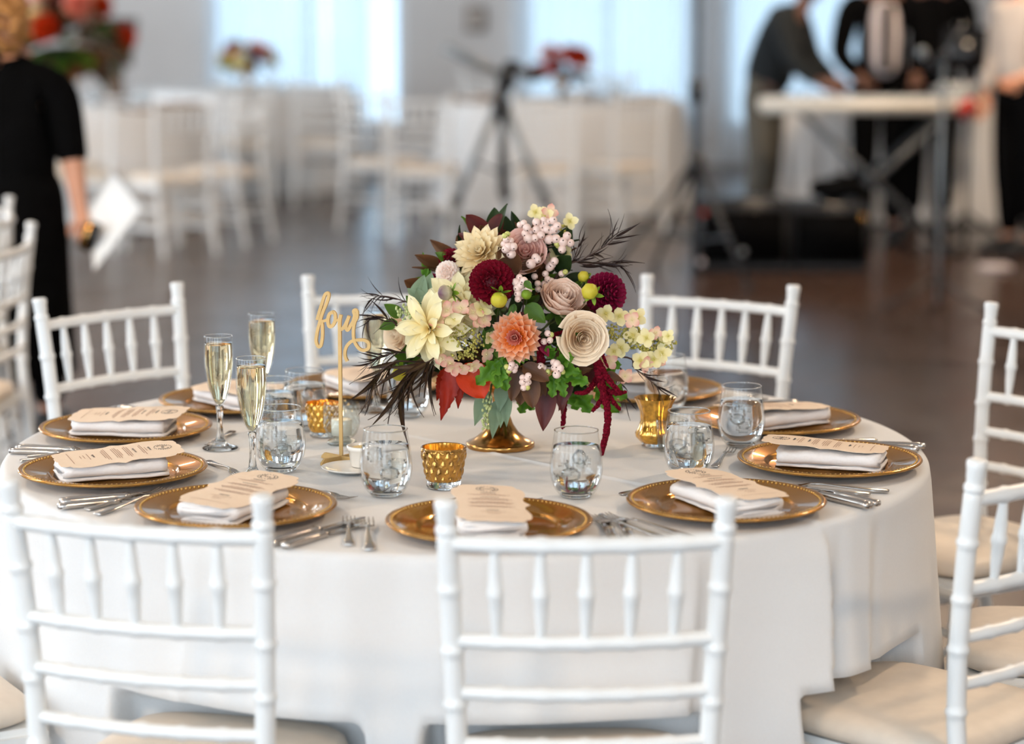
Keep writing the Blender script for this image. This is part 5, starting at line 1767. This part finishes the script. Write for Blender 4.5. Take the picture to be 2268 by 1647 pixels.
def head_geo():
    V, F = ball(1, 28, 20)
    out = []
    for v in V:
        x, y, z = v.x * .074, v.y * .094, v.z * .116
        if z < 0:
            x *= 1 - .30 * (-z / .116) ** 1.5
            y = y * (1 - .22 * (-z / .116)) - .012 * (-z / .116)
        if y < 0:
            y -= .026 * math.exp(-((x / .013) ** 2) - ((z + .018) / .022) ** 2)          # nose
            y += .012 * math.exp(-(((abs(x) - .031) / .016) ** 2) - ((z - .010) / .014) ** 2)  # eye sockets
            y -= .008 * math.exp(-((x / .024) ** 2) - ((z + .098) / .016) ** 2)          # chin
        if abs(x) > .06:
            x += math.copysign(.012 * math.exp(-((y - .01) / .018) ** 2 - (z / .028) ** 2), x)   # ears
        out.append(Vector((x, y, z)))
    return out, F

EDG = [('pel', 'sp'), ('sp', 'ch'), ('ch', 'nk'), ('nk', 'hd')]
ARM = lambda s: [('ch', 'c' + s), ('c' + s, 's' + s), ('s' + s, 'd' + s), ('d' + s, 'e' + s), ('e' + s, 'w' + s), ('w' + s, 'h' + s)]
LEG = lambda s: [('pel', 'p' + s), ('p' + s, 'k' + s), ('k' + s, 'a' + s), ('a' + s, 't' + s)]
RAD = dict(c=.075, d=.055, pel=.095, sp=.105, ch=.128, nk=.052, hd=.050, s=.062, e=.042, w=.026, h=.030, p=.070, k=.055, a=.036, t=.030)
def rad(key, extra=0, f=1):
    return RAD.get(key, RAD.get(key[:-1])) * f + extra

def person(label, loc, rz, J, skin, top, bottom, hair, S=1.0, sleeve=True, head_tilt=0, jacket=None, tie=False, skirt=False, curly=False):
    D = {'pel': (0, 0, .96), 'sp': (0, 0, 1.12), 'ch': (0, .005, 1.32), 'nk': (0, .01, 1.47), 'hd': (0, -.005, 1.56)}
    for s, q in (('L', 1), ('R', -1)):
        D.update({'s' + s: (q * .175, .01, 1.41), 'e' + s: (q * .235, .03, 1.13), 'w' + s: (q * .235, -.06, .90), 'h' + s: (q * .225, -.09, .83),
                  'p' + s: (q * .085, 0, .90), 'k' + s: (q * .095, -.015, .50), 'a' + s: (q * .095, .03, .085), 't' + s: (q * .11, -.11, .035)})
    D.update(J)
    for s in 'LR':
        ch, sh_, el_ = Vector(D['ch']), Vector(D['s' + s]), Vector(D['e' + s])
        D['c' + s] = ch.lerp(sh_, .55) + Vector((0, 0, .035))
        D['d' + s] = sh_.lerp(el_, .22) + (sh_ - ch).normalized() * .012
    D = {k: Vector(v) * S for k, v in D.items()}
    t = thing('person', label, 'person', loc, rz, None)
    body = {k: (v, rad(k) * S) for k, v in D.items()}
    E = EDG + ARM('L') + ARM('R') + LEG('L') + LEG('R')
    parts = [skin_mesh(body, E)]
    hm = Matrix.Translation(D['hd'] + Vector((0, -.012, .085)) * S) @ Matrix.Rotation(head_tilt, 4, 'X') @ Matrix.Scale(S, 4)
    parts.append(xf(head_geo(), hm))
    for s, q in (('L', 1), ('R', -1)):                                     # fingers and thumbs
        d = (D['h' + s] - D['w' + s]).normalized()
        side = d.cross(Vector((0, 1, 0))).normalized() if abs(d.y) < .9 else Vector((1, 0, 0))
        pal = d.cross(side).normalized()
        for k, (o, L) in enumerate(((-.026, .062), (-.009, .074), (.009, .078), (.026, .070))):
            b = D['h' + s] + side * o * S
            parts.append(tube([b - d * .01 * S, b + d * L * .45 * S, b + (d * .8 * L + pal * .012) * S, b + (d * .95 * L + pal * .028) * S], [.0095 * S, .009 * S, .008 * S, .006 * S], 8))
        b = D['w' + s].lerp(D['h' + s], .45) + side * .024 * S
        parts.append(tube([b, b + (side * .028 + d * .022) * S, b + (side * .034 + d * .050) * S], [.011 * S, .010 * S, .007 * S], 8))
    mk('body', join(parts), skin, t)
    # clothes
    ve = {k: (D[k], rad(k, .020, 1.04) * S) for k in ('pel', 'sp', 'ch')}
    ve['pel'] = (D['pel'] + Vector((0, 0, -.06)) * S, .150 * S)
    ve['nk'] = (D['ch'].lerp(D['nk'], .72), .066 * S)
    ed = [('pel', 'sp'), ('sp', 'ch'), ('ch', 'nk')]
    for s in 'LR':
        ve['c' + s] = (D['c' + s], .085 * S)
        ve['s' + s] = (D['s' + s], .078 * S)
        ve['d' + s] = (D['d' + s], .072 * S)
        ve['e' + s] = (D['e' + s], .056 * S)
        ed += [('ch', 'c' + s), ('c' + s, 's' + s), ('s' + s, 'd' + s), ('d' + s, 'e' + s)]
        ve['w' + s] = (D['e' + s].lerp(D['w' + s], .93 if sleeve else .12), (.040 if sleeve else .052) * S)
        ed.append(('e' + s, 'w' + s))
    sh = mk('shirt', skin_mesh(ve, ed), top, t)
    if jacket:
        sh.data.materials.clear()
        sh.data.materials.append(M[jacket])
        sh.name = 'jacket'
        vj = {'a': (D['pel'] + Vector((0, -.085, .0)) * S, .078 * S), 'b': (D['sp'] + Vector((0, -.085, 0)) * S, .085 * S), 'c': (D['ch'] + Vector((0, -.085, 0)) * S, .092 * S), 'd': (D['nk'] + Vector((0, -.02, -.02)) * S, .062 * S)}
        mk('shirt', skin_mesh(vj, [('a', 'b'), ('b', 'c'), ('c', 'd')]), top, t)
    if tie:
        c = D['ch'] + Vector((0, -.178, 0)) * S
        mk('tie', join([rbox(c + Vector((0, 0, -.10)) * S, (.062 * S, .02 * S, .40 * S), .006)]), 'black', t)
    if skirt:
        mk('skirt', xf(lathe([(.128, 1.10), (.150, 1.0), (.165, .92), (.185, .80), (.19, .55), (.205, .25), (.20, .245), (.15, .5)], 32), Matrix.Translation((D['pel'].x, D['pel'].y, 0)) @ Matrix.Scale(S, 4)), bottom, t)
    ve = {'pel': (D['pel'], .128 * S), 'wst': (D['pel'].lerp(D['sp'], .7), .118 * S)}
    ed = [('pel', 'wst')]
    for s in 'LR':
        ve['p' + s] = (D['p' + s], .100 * S)
        ve['k' + s] = (D['k' + s], .072 * S)
        ve['a' + s] = (D['a' + s] + Vector((0, 0, .02)) * S, .058 * S)
        ed += [('pel', 'p' + s), ('p' + s, 'k' + s), ('k' + s, 'a' + s)]
        a = D['a' + s]
        mk('shoe', xf(flat_loft([(-.07 * S, .040 * S, .040 * S, .036 * S), (0, .055 * S, .052 * S, .052 * S), (.09 * S, .045 * S, .054 * S, .042 * S), (.18 * S, .036 * S, .054 * S, .034 * S), (.22 * S, .030 * S, .030 * S, .024 * S)], 14),
                  Matrix.Translation((a.x, a.y, .004)) @ Matrix.Rotation(PI, 4, 'Z')), 'blackp', t)
    mk('trousers', skin_mesh(ve, ed), bottom, t)
    # hair, eyes, mouth
    if curly:
        P = []
        rnd = random.Random(9)
        for k in range(150):
            v = Vector((rnd.gauss(0, 1), rnd.gauss(0, 1), rnd.gauss(0, 1))).normalized()
            if v.y < -.35 and v.z < .45:
                continue
            P.append(xf(ball(rnd.uniform(.020, .034), 7, 5), hm @ Matrix.Translation((v.x * .085, v.y * .105 + .012, v.z * .115 + .015))))
        mk('hair', join(P), hair, t)
    else:
        V, F = ball(1, 24, 16)
        V = [Vector((v.x * .081, v.y * .100 + .010, v.z * .122 + .008)) for v in V]
        F = [f for f in F if not (sum(V[i].y for i in f) / len(f) < -.02 and sum(V[i].z for i in f) / len(f) < .055) and sum(V[i].z for i in f) / len(f) > -.075]
        mk('hair', xf((V, F), hm), hair, t)
    for s in (-1, 1):
        mk('eye', xf(ball(.011, 10, 8), hm @ Matrix.Translation((s * .031, -.078, .010))), 'eye', t)
    mk('mouth', xf(ball(1, 12, 8, (.024, .008, .008)), hm @ Matrix.Translation((0, -.088, -.055))), 'lip', t)
    return t

wy = 8.55
wx = uny(38, 300, wy).x
def wl(px, py, dy=0):
    """a photo point on the woman's depth, in her own frame (she faces away from the camera)"""
    w = uny(px, py, wy + dy)
    return (-(w.x - wx) / .92, -dy / .92, w.z / .92)
sR, eR, wR = wl(122, 196), wl(160, 345, -.02), wl(178, 470, -.06)
hR = wl(186, 508, -.09)
person('woman in black with curly ginger hair, seen from behind at left', (wx, wy, 0), PI,
       {'sR': sR, 'eR': eR, 'wR': wR, 'hR': hR, 'nk': (.03, -.02, 1.45), 'hd': (.05, -.05, 1.50), 'wL': (.16, -.20, 1.0), 'hL': (.10, -.26, 1.02)},
       'skin', 'black', 'black', 'hair', .92, sleeve=False, head_tilt=.35, skirt=True, curly=True)
hw = uny(190, 510, wy - .05)
# sheets of paper and phone in her hand
c = uny(250, 485, wy - .10)
V, n = [], 8
a, b, cc, d = uny(248, 378, wy - .06), uny(314, 462, wy - .16), uny(208, 600, wy - .16), uny(192, 470, wy - .06)
for lv in (0, .004):
    for j in range(n):
        for i in range(n):
            u, v = i / (n - 1), j / (n - 1)
            p = (a.lerp(b, u)).lerp(d.lerp(cc, u), v)
            V.append(p - c + Vector((0, lv + .012 * sin(PI * u), 0)))
F = grid_faces(n, n) + [f[::-1] for f in grid_faces(n, n, n * n)]
rimq = [i for i in range(n)] + [n * j + n - 1 for j in range(1, n)] + [n * (n - 1) + i for i in range(n - 2, -1, -1)] + [n * j for j in range(n - 2, 0, -1)]
F += [(rimq[i], rimq[(i + 1) % len(rimq)], rimq[(i + 1) % len(rimq)] + n * n, rimq[i] + n * n) for i in range(len(rimq))]
o = mk('paper_sheets', (V, F), 'paper', loc=c)
tag(o, 'white sheets of paper held by the woman in black', 'paper')
t = thing('smartphone', 'dark phone with amber case held beside the white papers', 'phone', uny(197, 524, wy - .13), 0)
t.rotation_euler = (R(12), R(24), 0)
mk('case', rbox((0, 0, 0), (.052, .012, .105), .004), 'amber', t)
mk('phone_back', rbox((.012, -.003, .01), (.040, .010, .100), .003), 'screen', t)

def at(px, y):
    return (px - PPX) / FPX * (y * cos(PITCH) + (CAMH - .6) * sin(PITCH))
person('man in dark teal shirt and taupe trousers bending over the keyboard', (at(1690, 14.75), 14.75, 0), R(68),
       {'sp': (0, -.05, 1.12), 'ch': (0, -.13, 1.30), 'nk': (0, -.21, 1.43), 'hd': (0, -.27, 1.50), 'sL': (.17, -.14, 1.38), 'sR': (-.17, -.14, 1.38), 'eL': (.22, -.24, 1.12), 'eR': (-.22, -.24, 1.12), 'wL': (.17, -.40, 1.0), 'wR': (-.17, -.40, .99), 'hL': (.15, -.47, .97), 'hR': (-.15, -.47, .96)},
       'skind', 'navy', 'taupe', 'hairb', 1.0, head_tilt=.4)
person('man in white shirt, black tie and open black jacket behind the keyboard', (at(1948, 14.95), 14.95, 0), 0,
       {'wL': (.16, -.28, .98), 'wR': (-.16, -.28, .98), 'hL': (.14, -.36, .95), 'hR': (-.14, -.36, .95), 'eL': (.26, -.04, 1.12), 'eR': (-.26, -.04, 1.12)},
       'skind', 'shirt', 'black', 'hairb', 1.03, jacket='black', tie=True)
person('person all in black standing right of the man with the tie', (at(2058, 15.5), 15.5, 0), R(-10), {}, 'skind', 'black', 'black', 'hairb', 1.04)
person('person in ecru shirt and black trousers at the right edge', (at(2262, 14.2), 14.2, 0), R(-55),
       {'eL': (.27, -.02, 1.13), 'wL': (.20, -.22, 1.02), 'hL': (.17, -.29, 1.0)}, 'skin', 'ecru', 'black', 'hairb', 1.02)

# ------------------------------------------------------------------ band equipment
ky = 14.25
kx0, kx1 = at(1682, ky), at(2158, ky)
kz = .875
kc = (kx0 + kx1) / 2
t = thing('keyboard', 'long ivory stage keyboard on a crossed stand', 'keyboard', (kc, ky, kz))
mk('body', rbox((0, 0, 0), (kx1 - kx0, .30, .085), .012), 'keys', t)
mk('control_panel', box((0, .07, .045), (kx1 - kx0 - .06, .12, .006)), 'grey', t, False)
nk = 52
kw = (kx1 - kx0 - .10) / nk
W = rbox((0, 0, 0), (kw * .92, .145, .014), .002, 1)
wk = mk('white_key', W, 'paper', t, loc=(-(kx1 - kx0) / 2 + .05 + kw / 2, -.075, .048))
bk = None
for i in range(nk):
    if i:
        ob('white_key', wk.data, t, loc=(-(kx1 - kx0) / 2 + .05 + kw * (i + .5), -.075, .048))
    if i % 7 in (0, 1, 3, 4, 5) and i < nk - 1:
        if bk is None:
            bk = mk('black_key', rbox((0, 0, 0), (kw * .55, .09, .02), .003, 1), 'blackp', t)
            bk.location = (-(kx1 - kx0) / 2 + .05 + kw * (i + 1), -.048, .058)
        else:
            ob('black_key', bk.data, t, loc=(-(kx1 - kx0) / 2 + .05 + kw * (i + 1), -.048, .058))
t = thing('keyboard_stand', 'black crossed keyboard stand with dark tubes', 'stand', (kc + .03, ky, 0))
zt = kz - .045
for s in (-1, 1):
    for yy in (-.13, .13):
        mk('stand_leg', tube([(s * .46, yy, .02), (-s * .40, yy, zt - .015)], .018, 8), 'blackm', t)
    mk('foot_bar', tube([(s * .46, -.26, .016), (s * .46, .26, .016)], .016, 8), 'blackp', t)
    mk('support_arm', tube([(s * .40, -.16, zt - .016), (s * .40, .16, zt - .016)], .015, 8), 'blackp', t)
mk('pivot', tube([(.01, -.17, .45), (.01, .17, .45)], .035, 14), 'blackp', t)
# small mixer on the keyboard's right end
mx = at(2115, ky)
t = thing('audio_mixer', 'small grey mixer on the right end of the keyboard', 'mixer', (mx, ky + .02, kz + .0485))
mk('case', rbox((0, 0, .03), (.26, .18, .06), .008), 'grey', t)
for i in range(5):
    mk('knob', xf(lathe([(.001, .02), (.010, .02), (.012, 0)], 10), Matrix.Translation((-.09 + .045 * i, -.02, .06))), 'paper', t)
o = mk('red_cloth', xf(rbox((0, 0, 0), (.12, .03, .10), .012), Matrix.Translation((at(2128, ky), ky - .17, kz - .01)) @ Matrix.Rotation(R(-35), 4, 'Y')), 'red')
tag(o, 'small red cloth hanging at the right end of the keyboard', 'cloth')
my = 14.7
t = thing('music_stand', 'black music stand with a square desk right of the band', 'stand', (at(2145, my), my, 0))
mk('desk', xf(rbox((0, 0, 0), (.34, .02, .26), .006), Matrix.Translation((0, 0, 1.19)) @ Matrix.Rotation(R(-14), 4, 'X')), 'screen', t)
mk('shaft', tube([(0, .02, .0), (0, .02, 1.15)], .014, 8), 'blackp', t)
for k in range(3):
    a = R(90 + 120 * k)
    mk('leg', tube([(0, .02, .20), (.28 * cos(a), .02 + .28 * sin(a), .012)], .010, 6), 'blackp', t)

# microphone stand
ty = 11.9
t = thing('microphone_stand', 'thin grey microphone stand at the right in front of the keyboard', 'stand', (at(2084, ty), ty, 0))
mk('shaft', tube([(0, 0, .02), (0, 0, 1.24)], .012, 8), 'grey', t)
mk('boom', tube([(.10, .02, 1.40), (-.06, -.02, 1.16)], .009, 8), 'blackm', t)
mk('clutch', xf(ball(.028, 12, 8), Matrix.Translation((0, 0, 1.24))), 'blackp', t)
m_ = mk('microphone', tube([(-.05, -.02, 1.18), (-.10, -.03, 1.24)], [.013, .022], 12), 'blackp', t)
mk('microphone_grille', xf(ball(.028, 14, 10), Matrix.Translation((-.115, -.032, 1.258))), 'grey', m_)
for k in range(3):
    a = R(75 + 120 * k)
    mk('leg', tube([(0, 0, .16), (.16 * cos(a), .16 * sin(a), .06), (.30 * cos(a), .30 * sin(a), .012)], .011, 6), 'blackp', t)

# speaker pole with tripod base
sy = 12.95
t = thing('speaker_stand', 'tall dark speaker pole on a tripod base left of the band', 'stand', (at(1541, sy), sy, 0))
mk('pole', tube([(0, 0, .02), (0, 0, 2.25)], [.021, .021], 10), 'blackm', t)
mk('upper_pole', tube([(0, 0, 1.0), (0, 0, 2.4)], .0165, 10), 'grey', t)
mk('clamp', xf(lathe([(.001, -.06), (.034, -.06), (.036, .06), (.001, .06)], 14), Matrix.Translation((0, 0, 1.02))), 'blackp', t)
mk('clamp_knob', tube([(0, -.03, 1.02), (0, -.08, 1.02)], .018, 10), 'navy', t)
mk('leg_collar', xf(lathe([(.001, -.07), (.045, -.07), (.050, .02), (.035, .07), (.001, .07)], 14), Matrix.Translation((0, 0, .62))), 'blackp', t)
for k, a in enumerate((R(192), R(300), R(112))):
    d = Vector((cos(a), sin(a), 0))
    l = mk('leg', tube([d * .03 + Vector((0, 0, .62)), d * .50 + Vector((0, 0, .02))], .014, 8), 'blackp', t)
    mk('rubber_foot', xf(ball(.024, 10, 6), Matrix.Translation(d * .50 + Vector((0, 0, .024)))), 'blackp', l)
    mk('brace', tube([Vector((0, 0, .22)), d * .33 + Vector((0, 0, .27))], .009, 6), 'blackm', t)
t = thing('loudspeaker', 'black loudspeaker on the tall pole above the frame', 'speaker', (at(1541, sy), sy, 2.35))
mk('cabinet', rbox((0, 0, .33), (.36, .34, .62), .02), 'blackp', t)
mk('grille', rbox((0, -.172, .33), (.32, .02, .56), .008), 'blackm', t)

# road cases and bag
def case(x, y, s, label, knobs):
    t = thing('road_case', label, 'case', (x, y, 0), 0, 'black cases in front of the band')
    mk('case_body', rbox((0, 0, s[2] / 2 + .01), s, .02), 'blackp', t)
    for k in (.06, .94):
        mk('case_edge', box((0, -s[1] / 2 - .002, .01 + s[2] * k), (s[0] * .98, .012, .025)), 'blackp', t, False)
    mk('front_grille', rbox((0, -s[1] / 2 - .004, s[2] / 2 + .01), (s[0] * .86, .014, s[2] * .72), .006), 'black', t)
    for kx, kz_, m in knobs:
        mk('badge', xf(lathe([(.001, .01), (.018, .01), (.020, 0)], 12), Matrix.Translation((kx, -s[1] / 2 - .008, kz_)) @ Matrix.Rotation(PI / 2, 4, 'X')), m, t)
    return t
cy = 13.5
case(at(1640, cy), cy, (.52, .42, .39), 'black stage monitor case at the foot of the speaker pole', ((-.22, .335, 'red'), (-.23, .06, 'shirt'), (.0, .12, 'grey')))
case(at(1832, cy), cy + .02, (.44, .42, .37), 'black equipment case below the keyboard stand', ((.18, .31, 'brass'),))
bx_, by_ = at(1862, cy), cy + .02
t = thing('gear_bag', 'black soft gear bag lying on the right case', 'bag', (bx_, by_, .392))
V, F = ball(1, 24, 14)
V = [Vector((v.x * .17, v.y * .14, max(v.z, -.45) * .085 + .045 + .012 * sin(5 * v.x))) for v in V]
mk('bag_body', (V, F), 'black', t)
mk('bag_handle', tube(spline([(-.06, -.02, .10), (-.04, -.03, .135), (.04, -.03, .135), (.06, -.02, .10)], 5), .007, 6), 'blackp', t)

# long draped table behind the band
dy_ = 16.2
x0, x1 = at(1700, dy_), at(2250, dy_)
t = thing('buffet_table', 'long table with white floor length cloth behind the band', 'table', ((x0 + x1) / 2, dy_, 0))
w, dpt = x1 - x0, .76
nper = 260
per = []
for i in range(nper):
    u = i / nper * 2 * (w + dpt)
    if u < w: p, nn = Vector((-w / 2 + u, -dpt / 2, 0)), Vector((0, -1, 0))
    elif u < w + dpt: p, nn = Vector((w / 2, -dpt / 2 + u - w, 0)), Vector((1, 0, 0))
    elif u < 2 * w + dpt: p, nn = Vector((w / 2 - (u - w - dpt), dpt / 2, 0)), Vector((0, 1, 0))
    else: p, nn = Vector((-w / 2, dpt / 2 - (u - 2 * w - dpt), 0)), Vector((-1, 0, 0))
    per.append((p, nn))
V = []
for z in (TZ, TZ - .02, .5, .25, .02):
    for i, (p, nn) in enumerate(per):
        s = 1 - z / TZ
        V.append(p + nn * (.004 + .05 * s + .028 * s * sin(i * .62) + .012 * s * sin(i * 1.7)) + Vector((0, 0, z)))
F = [(k * nper + i, (k + 1) * nper + i, (k + 1) * nper + (i + 1) % nper, k * nper + (i + 1) % nper) for k in range(4) for i in range(nper)] + [tuple(range(nper))]
mk('table_skirt', (V, F), 'cloth', t)
mk('table_board', box((0, 0, TZ - .02), (w - .01, dpt - .01, .03)), 'wood', t, False)
# loose things on the floor near the band
p = un(2204, 596, .0)
o = mk('floor_paper', rbox((0, 0, .012), (.17, .14, .024), .005), 'shirt', loc=(p.x, p.y, .001))
tag(o, 'pale box lying on the floor at the right', 'box')
p = un(2150, 560, 0)
pts = [Vector((q[0], q[1], .008)) for q in ((-.45, -.3), (-.25, -.05), (-.05, -.2), (.1, .05), (.0, .2), (-.2, .1), (-.1, -.1), (.2, -.25), (.4, -.1))]
o = mk('cable', tube(spline(pts, 8), .007, 6), 'blackp', loc=(p.x, p.y, .002))
tag(o, 'black cable coiled on the floor below the right edge of the band', 'cable')

# ------------------------------------------------------------------ camera tripod in the background
ty = 13.3
tx = at(1110, ty)
t = thing('camera_tripod', 'grey camera tripod with black head in the middle distance', 'tripod', (tx, ty, 0))
zt = uny(1110, 250, ty).z
for k, a in enumerate((R(205), R(335), R(85))):
    d = Vector((cos(a), sin(a), 0))
    A, B, C_ = d * .04 + Vector((0, 0, zt)), d * .27 + Vector((0, 0, zt * .46)), d * .46 + Vector((0, 0, .015))
    l = mk('leg', tube([A, B], [.024, .022], 8), 'grey', t)
    mk('lower_leg', tube([B, C_], [.017, .015], 8), 'grey', l)
    mk('leg_lock', xf(ball(.034, 10, 8), Matrix.Translation(B)), 'blackp', l)
    mk('foot', xf(ball(.02, 10, 6), Matrix.Translation(C_)), 'blackp', l)
    mk('brace', tube([Vector((0, 0, zt * .62)), A.lerp(B, .55)], .008, 6), 'blackm', t)
mk('shoulder', xf(lathe([(.001, -.06), (.05, -.05), (.055, .03), (.03, .07), (.001, .07)], 16), Matrix.Translation((0, 0, zt + .02))), 'blackp', t)
mk('centre_column', tube([(0, 0, zt * .5), (0, 0, zt + .12)], .017, 10), 'blackm', t)
hz = uny(1125, 165, ty).z
mk('pan_head', join([rbox((.03, 0, hz - .02), (.10, .09, .12), .02), rbox((.06, 0, hz + .055), (.09, .10, .035), .008), xf(rbox((0, 0, 0), (.20, .05, .05), .015), Matrix.Translation((.11, 0, hz + .02)) @ Matrix.Rotation(R(28), 4, 'Y')), tube([(0, 0, zt + .08), (.01, 0, hz - .05)], .03, 10)]), 'blackp', t)
e = uny(985, 104, ty)
mk('pan_handle', tube([(.0, -.02, hz + .0), ((e.x - tx) * .45, -.05, hz + (e.z - hz) * .45), (e.x - tx, -.06, e.z)], [.018, .028, .030], 10), 'grey', t)
